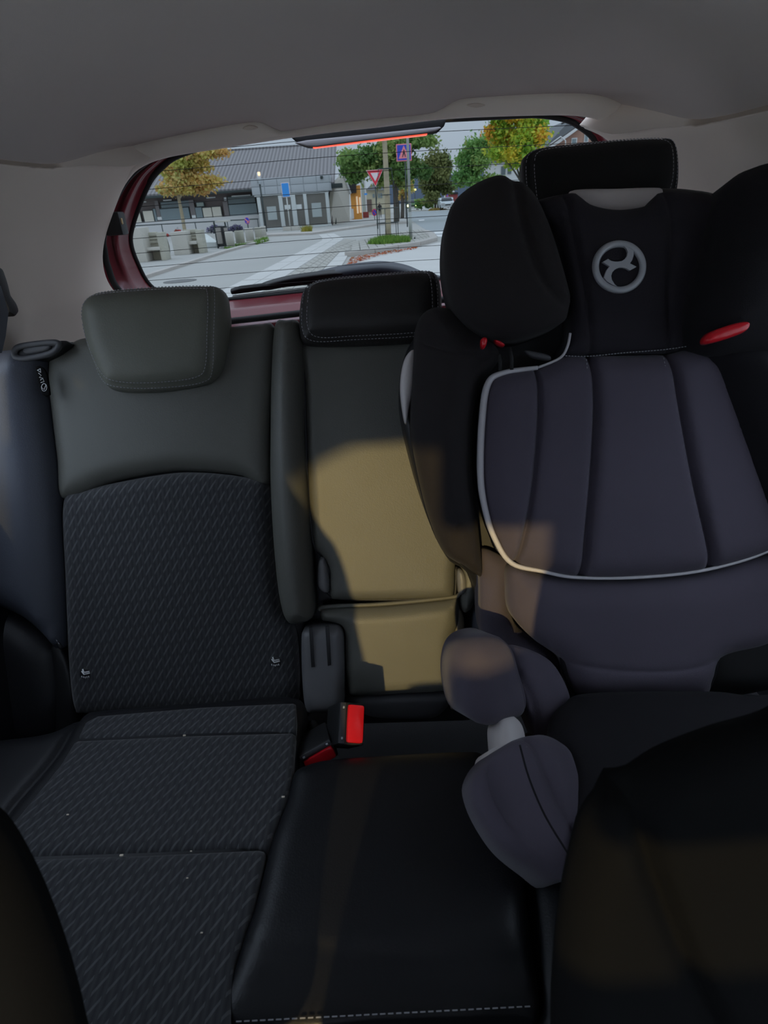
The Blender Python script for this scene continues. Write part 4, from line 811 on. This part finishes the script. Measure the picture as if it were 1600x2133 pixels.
# buildings further along the street
ob = thing('orange_building', YP(740, 455, 66)*A(1, 1, 0), 'orange boarded building beside the plank gable', 'building')
cbox(c8, 'wall', 190, 900, 322, 1310, 66, 4, orange_p, ob, z0=0)
prismY('roof', [c8(120, 770), c8(255, 815), c8(262, 995), c8(180, 1003)], 65.6, 1.0, dkroof, ob)
for r in ((262, 1040, 285, 1260), (300, 1050, 322, 1250)): cbox(c8, 'lit_window', *r, 65.9, .05, M('warm_lit_pane', (1, .75, .5), .5, emit=.9), ob)
cbox(c8, 'white_door', 195, 1200, 228, 1330, 65.8, .1, white_p, ob)
gb = thing('grey_green_building', YP(758, 448, 74)*A(1, 1, 0), 'narrow pale green building next to the orange one', 'building')
cbox(c8, 'wall', 325, 800, 385, 1230, 74, 4, green_p, gb, z0=0); cbox(c8, 'corner_board', 372, 800, 388, 1230, 73.9, .1, white_p, gb, z0=0); cbox(c8, 'shop_sign', 362, 1000, 400, 1022, 73.2, .1, sky_b, gb)
yb = thing('yellow_house', YP(785, 448, 84)*A(1, 1, 0), 'pale yellow house far behind the yield sign', 'building')
cbox(c8, 'wall', 388, 930, 640, 1260, 84, 5, yellow_p, yb, z0=0); cbox(c8, 'door_panel', 395, 1080, 460, 1240, 83.9, .1, brown_p, yb)
prismY('roof', [c8(380, 960), c8(450, 890), c8(640, 860), c8(650, 960)], 83.6, 5, M('grey_house_roof', (.25, .25, .26), .8), yb)
for r in ((540, 1005, 560, 1060), (570, 1000, 592, 1060), (470, 1010, 495, 1055)): cbox(c8, 'window', *r, 83.9, .08, teal, yb)
cbox(c8, 'step', 345, 1240, 420, 1310, 70, .5, M('red_brown_step', (.28, .06, .06), .8), gb, z0=0)
rb = thing('red_building', YP(942, 425, 110)*A(1, 1, 0), 'small red building far along the road', 'building')
cbox(c8, 'wall', 1440, 1015, 1560, 1150, 110, 4, M('dull_red_boarding', (.30, .06, .06), .8), rb, z0=0); prismY('roof', [c8(1430, 1018), c8(1570, 1010), c8(1560, 985), c8(1445, 990)], 109.8, 4, dkroof, rb)
wh = thing('white_house', YP(938, 396, 130)*A(1, 1, 0), 'distant white house above the red building', 'building')
cbox(c8, 'wall', 1425, 890, 1520, 985, 130, 5, white_p, wh, z0=0); prismY('roof', [c8(1415, 895), c8(1470, 850), c8(1530, 885)], 129.8, 5, dkroof, wh)
w2 = thing('white_house', YP(1052, 380, 84)*A(1, 1, 0), 'white house half hidden behind the child seat head wing', 'building')
cbox(c3, 'wall', 318, 350, 470, 470, 84, 5, white_p, w2, z0=0); prismY('roof', [c3(310, 352), c3(470, 340), c3(460, 305), c3(340, 318)], 83.7, 5, M('grey_house_roof2', (.2, .2, .21), .8), w2)
for r in ((365, 370, 385, 410), (395, 365, 412, 405)): cbox(c3, 'window', *r, 83.9, .08, teal_d, w2)
bh = thing('brick_house', YP(1220, 330, 60)*A(1, 1, 0), 'tall brick gabled house at the right edge of the window', 'building')
prism('gable_wall', [YP(*c3(575, 520), 60)*A(1, 1, 0), YP(*c3(572, 285), 60), YP(*c3(650, 232), 60), YP(*c3(740, 168), 60), YP(*c3(900, 190), 60), YP(*c3(1000, 260), 60), YP(*c3(1000, 520), 60)*A(1, 1, 0)], (0, 7, 0), M('salmon_brick', (.42, .25, .19), .9, .2, 6, .12, 2), bh)
prismY('roof', [c3(556, 292), c3(692, 148), c3(712, 150), c3(748, 162), c3(648, 232), c3(572, 286)], 59.6, 8, M('slate_roof', (.15, .16, .17), .8), bh)
prismY('barge_board', [c3(566, 294), c3(748, 166), c3(750, 178), c3(640, 258), c3(572, 300)], 59.5, .2, white_p, bh)
prismY('chimney', [c3(655, 192), c3(655, 164), c3(672, 162), c3(674, 178)], 61, .8, dkroof, bh)
tube('gutter_pipe', [YP(*c3(585, 272), 59.4), YP(*c3(640, 232), 59.4), YP(*c3(662, 250), 59.4), YP(*c3(664, 320), 59.4)], .05, white_p, bh, 6)
for r in ((690, 238, 716, 268), (750, 212, 770, 258), (785, 206, 800, 252), (820, 228, 834, 250)): 
    f = cbox(c3, 'window', *r, 59.9, .1, white_p, bh); cbox(c3, 'pane', r[0]+4, r[1]+5, r[2]-4, r[3]-4, 59.86, .05, teal, f)
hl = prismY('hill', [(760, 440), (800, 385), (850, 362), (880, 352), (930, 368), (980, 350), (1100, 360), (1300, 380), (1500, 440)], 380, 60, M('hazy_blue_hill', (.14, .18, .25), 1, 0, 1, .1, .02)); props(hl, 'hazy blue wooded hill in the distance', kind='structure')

# benches, bollards, bin, railing
def bench(wall_l, slab, hole, right, y, label):
    a = YP(*c6(slab[0], slab[3]), y); t = thing('concrete_bench', A(a[0], y, 0), label, 'bench', 'concrete benches')
    cbox(c6, 'side_wall', *wall_l, y-.3, .9, conc, t, z0=0, bevel=.02); cbox(c6, 'back_slab', *slab, y+.45, .18, conc_b, t, z0=0, bevel=.02)
    if right: cbox(c6, 'side_wall', *right, y-.1, .6, conc_b, t, z0=0, bevel=.02)
    cbox(c6, 'seat_slab', hole[0]-40, hole[1]-35, hole[2]+20, hole[1], y-.15, .6, conc, t, bevel=.02)
    n = 3
    for k in range(n):
        h = (slab[3]-slab[1])*.09; yy = slab[1]+12+k*h*1.35; cbox(c6, 'back_board', slab[0]+12, yy, slab[2]-12, yy+h, y+.40, .06, conc_b, t)
    return t
bench((42, 962, 170, 1415), (100, 1015, 345, 1360), (215, 1225, 330, 1350), (335, 1015, 392, 1350), 22.6, 'concrete bench with boarded back nearest the left window edge')
bench((490, 1008, 670, 1305), (640, 980, 790, 1270), (675, 1155, 750, 1250), (775, 985, 838, 1262), 25.4, 'second concrete bench left of the waste bin')
o = prism('stone_slab_seat', [YP(*c6(818, 1035), 30), YP(*c6(880, 1030), 30.5), YP(*c6(1000, 1115), 29), YP(*c6(990, 1130), 28.6), YP(*c6(822, 1130), 28.6)], (0, 0, -.35), M('pale_stone', (.55, .58, .56), .7)); props(o, 'pale stone slab between the second bench and the bin', 'slab')
for i, (a, b, c, d, yy, lab) in enumerate([(1120, 1003, 1216, 1190, 27.5, 'concrete bollard nearest the waste bin'), (1228, 988, 1334, 1170, 29.5, 'second concrete bollard from the waste bin'), (1346, 965, 1444, 1150, 31, 'third concrete bollard from the bin below the arrow sign'), (1450, 957, 1536, 1112, 34.5, 'fourth concrete bollard from the waste bin'), (1518, 942, 1584, 1100, 36, 'farthest concrete bollard beside the grass tuft')]):
    xm = (a+c)/2; p0, p1 = YP(*c6(xm, d), yy), YP(*c6(xm, b), yy); r = abs(YP(*c6(c, (b+d)/2), yy)[0]-YP(*c6(a, (b+d)/2), yy)[0])/2; p0[2] = 0; p1[0] = p0[0]
    z1 = p1[2]; t = thing('bollard', p0, lab, 'bollard', 'concrete bollards')
    tube('post', [p0, p0+A(0, 0, z1*.92), p0+A(0, 0, z1*.985), p0+A(0, 0, z1)], [r, r, r*.96, r*.8], conc_b if i % 2 else conc, t, 16)
    tube('base_collar', [p0, p0+A(0, 0, .10)], r*1.05, conc_b, t, 16)
bn = thing('waste_bin', YP(*c6(1060, 1185), 28)*A(1, 1, 0), 'dark waste bin with pale side slats between benches and bollards', 'waste bin')
cbox(c6, 'bin_body', 1000, 945, 1112, 1180, 28.2, .5, M('dark_bin', (.06, .065, .07), .6), bn, z0=0.05, bevel=.02)
for r in ((998, 962, 1056, 1148), (1094, 962, 1132, 1148)): cbox(c6, 'slat', *r, 27.9, .12, M('grey_wood_slat', (.30, .28, .26), .8), bn, bevel=.01)
cbox(c6, 'hood', 978, 880, 1122, 900, 27.9, .7, conc, bn, bevel=.01)
for r in ((982, 895, 996, 1180), (1108, 895, 1120, 1180)): cbox(c6, 'hood_post', *r, 28.1, .1, darkst, bn, z0=0)
rl = thing('railing', YP(400, 470, 41)*A(1, 1, 0), 'dark steel handrail running before the long building', 'railing')
tube('top_rail', [YP(*c6(-40, 945), 41), YP(*c6(1480, 860), 41)], .035, darkst, rl, 6)
for q in ((60, 938), (365, 920), (750, 900), (1120, 882), (1470, 862)):
    p = YP(*c6(*q), 41); tube('rail_post', [p*A(1, 1, 0), p], .03, darkst, rl, 6)
for q, lab in (((545, 1000), 'row of red flowers on the second bench planter'), ((420, 1055), 'red flowers beside the second bench')):
    sh = tree('flower_box', lab, c6(q[0], q[1]+30), 27, c6(q[0], q[1]+8), [(*c6(*q), 7, 3)], 160, .04, leaf_mat('red_petals_%d' % q[0], ['#b0303a', '#c85050', '#6a7a4a']), bark_d, .02, 2, base=A(YP(*c6(*q), 27)[0], 27, .0)); sh['category'] = 'flowers'; sh['group'] = 'red flowers'
for r, lab in (((508, 1245, 630, 1338), 'left concrete block at the foot of the blue sign'), ((632, 1240, 752, 1334), 'right concrete block at the foot of the blue sign')):
    o = cbox(c7, 'concrete_block', *r, 45, .5, conc, None, z0=0, bevel=.02); props(o, lab, 'block', 'concrete blocks')

# signs
def pole(t, px_top, base, y, r, mat): 
    b = YP(*base, y); b[2] = 0; tp2 = YP(*px_top, y); tube('pole', [b, A(b[0], y, tp2[2])], r, mat, t, 8); return b
def sign_thing(name, base, y, label, group='traffic signs', cat='sign'):
    b = YP(*base, y); return thing(name, A(b[0], y, 0), label, cat, group)
y = 38.; t = sign_thing('yield_sign', (787, 476), y, 'red and white triangular yield sign left of the near tree trunk'); pole(t, c8(505, 800), (787, 476), y, .035, darkst)
def tri(c, s, yy, d, mat, nm, par, up=False):
    h = s*.866; k = 1 if up else -1
    P = [A(c[0]-s/2, yy, c[2]-k*h/3), A(c[0]+s/2, yy, c[2]-k*h/3), A(c[0], yy, c[2]+k*h*2/3)]
    return prism(nm, P, (0, d, 0), mat, par)
c = YP(*c8(496, 775), y); c[0] = (YP(*c8(385, 705), y)[0]+YP(*c8(605, 697), y)[0])/2; sw = YP(*c8(605, 697), y)[0]-YP(*c8(385, 705), y)[0]
tri(c, sw, y-.10, .03, swhite, 'sign_edge', t); tri(c, sw*.92, y-.115, .02, sred, 'sign_border', t); tri(c, sw*.50, y-.13, .02, swhite, 'sign_centre', t)
def ped(box_, base, y, label, group='traffic signs', dp=True):
    t = sign_thing('crossing_sign', base, y, label)
    a, b = c8(box_[0], box_[1]), c8(box_[2], box_[3]); xm, ym = (a[0]+b[0])/2, (a[1]+b[1])/2
    x0, x1 = YP(a[0], ym, y)[0], YP(b[0], ym, y)[0]; z1, z0 = YP(xm, a[1], y)[2], YP(xm, b[1], y)[2]; w_, h_ = x1-x0, z1-z0; cx, cz = (x0+x1)/2, (z0+z1)/2
    if dp: pole(t, (xm, b[1]), base, y, .035, darkst)
    box('sign_edge', (cx, y-.08, cz), (w_, .03, h_), spink, t, .005); box('sign_field', (cx, y-.10, cz), (w_*.88, .02, h_*.88), sblue, t)
    P = lambda u, v: A(cx+u*w_, y-.12, cz+v*h_)
    prism('sign_triangle', [P(-.36, -.34), P(.36, -.34), P(0, .40)], (0, .015, 0), spink, t)
    prism('walker', [P(-.03, .16), P(.03, .16), P(.05, .02), P(.12, -.26), P(.07, -.26), P(0, -.06), P(-.08, -.26), P(-.13, -.26), P(-.05, .02)], (0, -.012, 0), M('sign_black', (.02, .02, .03), .5), t)
    return t
ped((772, 368, 966, 590), (849, 476), 38., 'large blue pedestrian crossing sign right of the near tree trunk')
ped((848, 806, 918, 912), (846, 458), 56., 'small pedestrian crossing sign lower behind the grey lamp post')
ped((1416, 1008, 1460, 1055), (934, 432), 100., 'tiny distant pedestrian crossing sign by the red building')
def disc(c, r, d, mat, nm, par, sx_=1.0): 
    P = [A(c[0]+r*sx_*math.cos(a), c[1], c[2]+r*math.sin(a)) for a in np.linspace(0, 6.283, 25)[:-1]]; return prism(nm, P, (0, d, 0), mat, par)
y = 60.; t = sign_thing('no_parking_sign', (783, 458), y, 'round blue no parking sign with red rim low on the pavement'); cN = YP(*c8(492, 1246), y); rN = .30
disc(cN, rN, .02, sred, 'sign_rim', t, .75); disc(cN+A(0, -.02, 0), rN*.75, .02, sblue, 'sign_field', t, .75); prism('sign_slash', [cN+A(-.15, -.04, .17), cN+A(-.11, -.04, .21), cN+A(.15, -.04, -.17), cN+A(.11, -.04, -.21)], (0, .015, 0), sred, t); tube('pole', [A(cN[0], y+.05, 0), cN+A(0, .05, 0)], .03, darkst, t, 8)
y = 31.6; t = sign_thing('arrow_sign', (516, 505), y, 'round blue arrow sign standing behind the third bollard'); cN = YP(*c6(1350, 882), y); rN = .155
disc(cN, rN, .02, spink, 'sign_rim', t, .8); disc(cN+A(0, -.015, 0), rN*.9, .02, sblue, 'sign_field', t, .8)
def seg(c_, u0, v0, u1, v1, w_, nm='arrow'):
    a, b = A(u0, 0, v0), A(u1, 0, v1); d = nrm(b-a); s = A(-d[2], 0, d[0])*w_; return prism(nm, [c_+a-s, c_+b-s, c_+b+s, c_+a+s], (0, .012, 0), spink, t)
seg(cN+A(0, -.035, 0), -.08, .08, .06, -.07, .022); seg(cN+A(0, -.035, 0), .07, -.08, .07, .01, .018); seg(cN+A(0, -.035, 0), .07, -.08, -.03, -.08, .018)
tube('pole', [A(cN[0], y+.04, 0), cN+A(0, .04, 0)], .03, darkst, t, 8)
y = 46.; t = sign_thing('information_sign', (606, 473), y, 'plain light blue rectangular sign on a pale post before the entrance')
xa, xb = YP(*c7(487, 700), y)[0], YP(*c7(608, 700), y)[0]; za, zb = YP(*c7(550, 806), y)[2], YP(*c7(550, 584), y)[2]
box('sign_edge', ((xa+xb)/2, y-.06, (za+zb)/2), (xb-xa, .03, zb-za), swhite, t, .005); box('sign_field', ((xa+xb)/2, y-.08, (za+zb)/2), (xb-xa-.07, .02, zb-za-.07), sky_b, t); tube('pole', [A((xa+xb)/2, y, 0), A((xa+xb)/2, y, za+.4)], .045, M('pale_post', (.6, .62, .6), .5), t, 8)
y = 96.; t = sign_thing('red_sign', (911, 436), y, 'small red sign beside the birch foot'); cbox(c8, 'sign_board', 1280, 1098, 1310, 1140, y, .05, spink, t); tube('pole', [A(*YP(911, 430, y)[:2], 0)+A(0, .05, 0), YP(911, 424, y)+A(0, .05, 0)], .05, darkst, t, 6)
# lamp posts and posts
b = ZP(856, 499, .1); t = thing('lamp_post', b, 'slim grey lamp post on the traffic island', 'lamp post'); tube('pole', [b, b+A(0, 0, 6.5)], [.055, .04], galv, t, 10); tube('base_sleeve', [b, b+A(0, 0, .9)], .062, galv, t, 10)
for k in (-1, 1): box('anchor_bolt', b+A(k*.14, 0, .02), (.06, .06, .1), darkst, t, .01)
b = YP(832, 455, 60.)*A(1, 1, 0); t = thing('lamp_post', b, 'dark post behind the near tree trunk', 'lamp post'); tube('pole', [b, A(b[0], 60, YP(828, 341, 60)[2])], .06, darkst, t, 8); box('pole_bracket', A(b[0], 60, YP(828, 341, 60)[2]), (.3, .1, .08), darkst, t, .02)
b = YP(554, 475, 46.5)*A(1, 1, 0); t = thing('lamp_post', b, 'dark lamp post with small lit head before the porch', 'lamp post'); zt = YP(553, 383, 46.5)[2]; tube('pole', [b, A(b[0], 46.5, zt)], .06, darkst, t, 8)
tube('lamp_head', [A(b[0], 46.5, zt), A(b[0], 46.5, zt+.7)], [.10, .13], M('lamp_white', (.6, .66, .72), .5), t, 10); hd = A(b[0]+.06, 46.35, zt+.62); box('lamp_glow', hd, (.16, .12, .22), M('lamp_glow', (1, .62, .38), .5, emit=6), t, .03)
b = YP(865, 432, 120.)*A(1, 1, 0); t = thing('lamp_post', b, 'far lit yellow street light over the road', 'lamp post'); zt = YP(865, 395, 120)[2]; tube('pole', [b, A(b[0], 120, zt)], .07, darkst, t, 6); box('lamp_glow', A(b[0], 119.9, zt), (.5, .2, .25), M('yellow_glow', (1, .85, .25), .5, emit=7), t, .03)
b = YP(995, 436, 90.)*A(1, 1, 0); t = thing('lamp_post', b, 'red signal light just above the child seat head wing', 'signal light'); zt = YP(993, 381, 90)[2]; tube('pole', [b, A(b[0], 90, zt)], .07, darkst, t, 6); box('lamp_glow', A(b[0], 89.9, zt), (.42, .2, .36), M('red_glow', (1, .10, .08), .5, emit=6), t, .03)
# tree guard
b = ZP(809, 497, .1); t = thing('tree_guard', b, 'thin steel cage around the near tree trunk', 'tree guard')
for k in range(6):
    a = k*1.047+.3; d = A(.42*math.cos(a), .42*math.sin(a), 0); tube('cage_bar', [b+d, b+d+A(0, 0, 1.05)], .014, darkst, t, 6)
for z_, r in ((1.05, .42), (.55, .42), (1.5, .2), (2.35, .25)): tube('cage_ring', [b+A(r*math.cos(a), r*math.sin(a), z_) for a in np.linspace(0, 6.283, 17)[:-1]], .016, darkst, t, 6, True)
for k in (0, 3): a = k*1.047+.3; d = A(.25*math.cos(a), .25*math.sin(a), 0); tube('cage_stay', [b+d*1.7+A(0, 0, 1.05), b+d+A(0, 0, 2.35)], .012, darkst, t, 6)

# cars
def car(c, label, paint, lights):
    t = thing('car', c, label, 'car', 'cars on the street')
    W, Lc = 1.78, 4.2; prof = [(0, .32), (0, .75), (.15, .9), (.95, 1.0), (1.45, 1.42), (2.9, 1.46), (3.7, 1.05), (4.15, .95), (4.2, .4)]
    prism('body', [c+A(-W/2, a, b_) for a, b_ in prof], (W, 0, 0), paint, t, .04)
    prism('windscreen', [c+A(-W*.42, .98, 1.03), c+A(W*.42, .98, 1.03), c+A(W*.36, 1.40, 1.38), c+A(-W*.36, 1.40, 1.38)], (0, -.03, .03), M('car_glass', (.03, .04, .05), .1), t)
    for sx_ in (-1, 1):
        for yy in (.75, 3.35): 
            q = [c+A(sx_*(W/2-.06), yy+.32*math.cos(a), .32+.32*math.sin(a)) for a in np.linspace(0, 6.283, 17)[:-1]]; prism('wheel', q, (sx_*.1, 0, 0), rubber, t)
        box('headlight', c+A(sx_*W*.36, -.02, .68), (.46, .1, .28), lights, t, .03)
    box('number_plate', c+A(0, -.03, .45), (.5, .02, .11), white_p, t); box('grille', c+A(0, -.02, .58), (.7, .04, .14), black_pl, t, .01)
    return t
car(A(YP(860, 436, 100)[0], 100, 0), 'oncoming car with bright yellow white headlights', M('dark_green_paint', (.05, .10, .05), .3), M('headlight_on', (1, .95, .45), .3, emit=26))
car(A(YP(933, 438, 86)[0], 86, 0), 'white car parked beside the dry grass mound', M('white_car_paint', (.6, .65, .68), .3), M('headlight_off', (.5, .5, .5), .2))

# person
def person(b, h, label):
    t = thing('person', b, label, 'person'); s = h/1.75
    me = bpy.data.meshes.new('body'); v = [(0, 0, .95), (0, 0, 1.18), (0, 0, 1.42), (0, 0, 1.52), (0, -.02, 1.66), (-.10, 0, .90), (-.11, .02, .50), (-.12, .06, .06), (-.12, -.08, .03), (.10, 0, .90), (.12, -.10, .50), (.11, -.12, .06), (.11, -.26, .03), (-.20, 0, 1.40), (-.27, .03, 1.12), (-.25, -.08, .88), (.20, 0, 1.40), (.27, .03, 1.12), (.25, -.08, .88)]
    ed = [(0, 1), (1, 2), (2, 3), (3, 4), (0, 5), (5, 6), (6, 7), (7, 8), (0, 9), (9, 10), (10, 11), (11, 12), (2, 13), (13, 14), (14, 15), (2, 16), (16, 17), (17, 18)]
    me.from_pydata([tuple(s*q for q in p) for p in v], ed, []); o = bpy.data.objects.new('body', me); COL.objects.link(o); o.parent = t; ORG[o] = b
    m = o.modifiers.new('skin', 'SKIN'); rad = [.15, .14, .17, .06, .105, .10, .07, .045, .04, .10, .07, .045, .04, .065, .05, .035, .065, .05, .035]
    for i, r in enumerate(rad): me.skin_vertices[0].data[i].radius = (r*s, r*s)
    me.skin_vertices[0].data[0].use_root = True
    o.modifiers.new('sub', 'SUBSURF').levels = 1; me.materials.append(M('dark_clothes', (.03, .03, .035), .8))
    box('face', b+s*A(0, -.10, 1.65), (.12*s, .06*s, .15*s), M('skin_tone', (.45, .3, .24), .6), t, .02); box('hair', b+s*A(0, .0, 1.76), (.17*s, .19*s, .06*s), black_pl, t, .02)
person(A(YP(792, 453, 68)[0], 68, 0), 1.35, 'person in dark clothes walking on the pavement behind the tree')
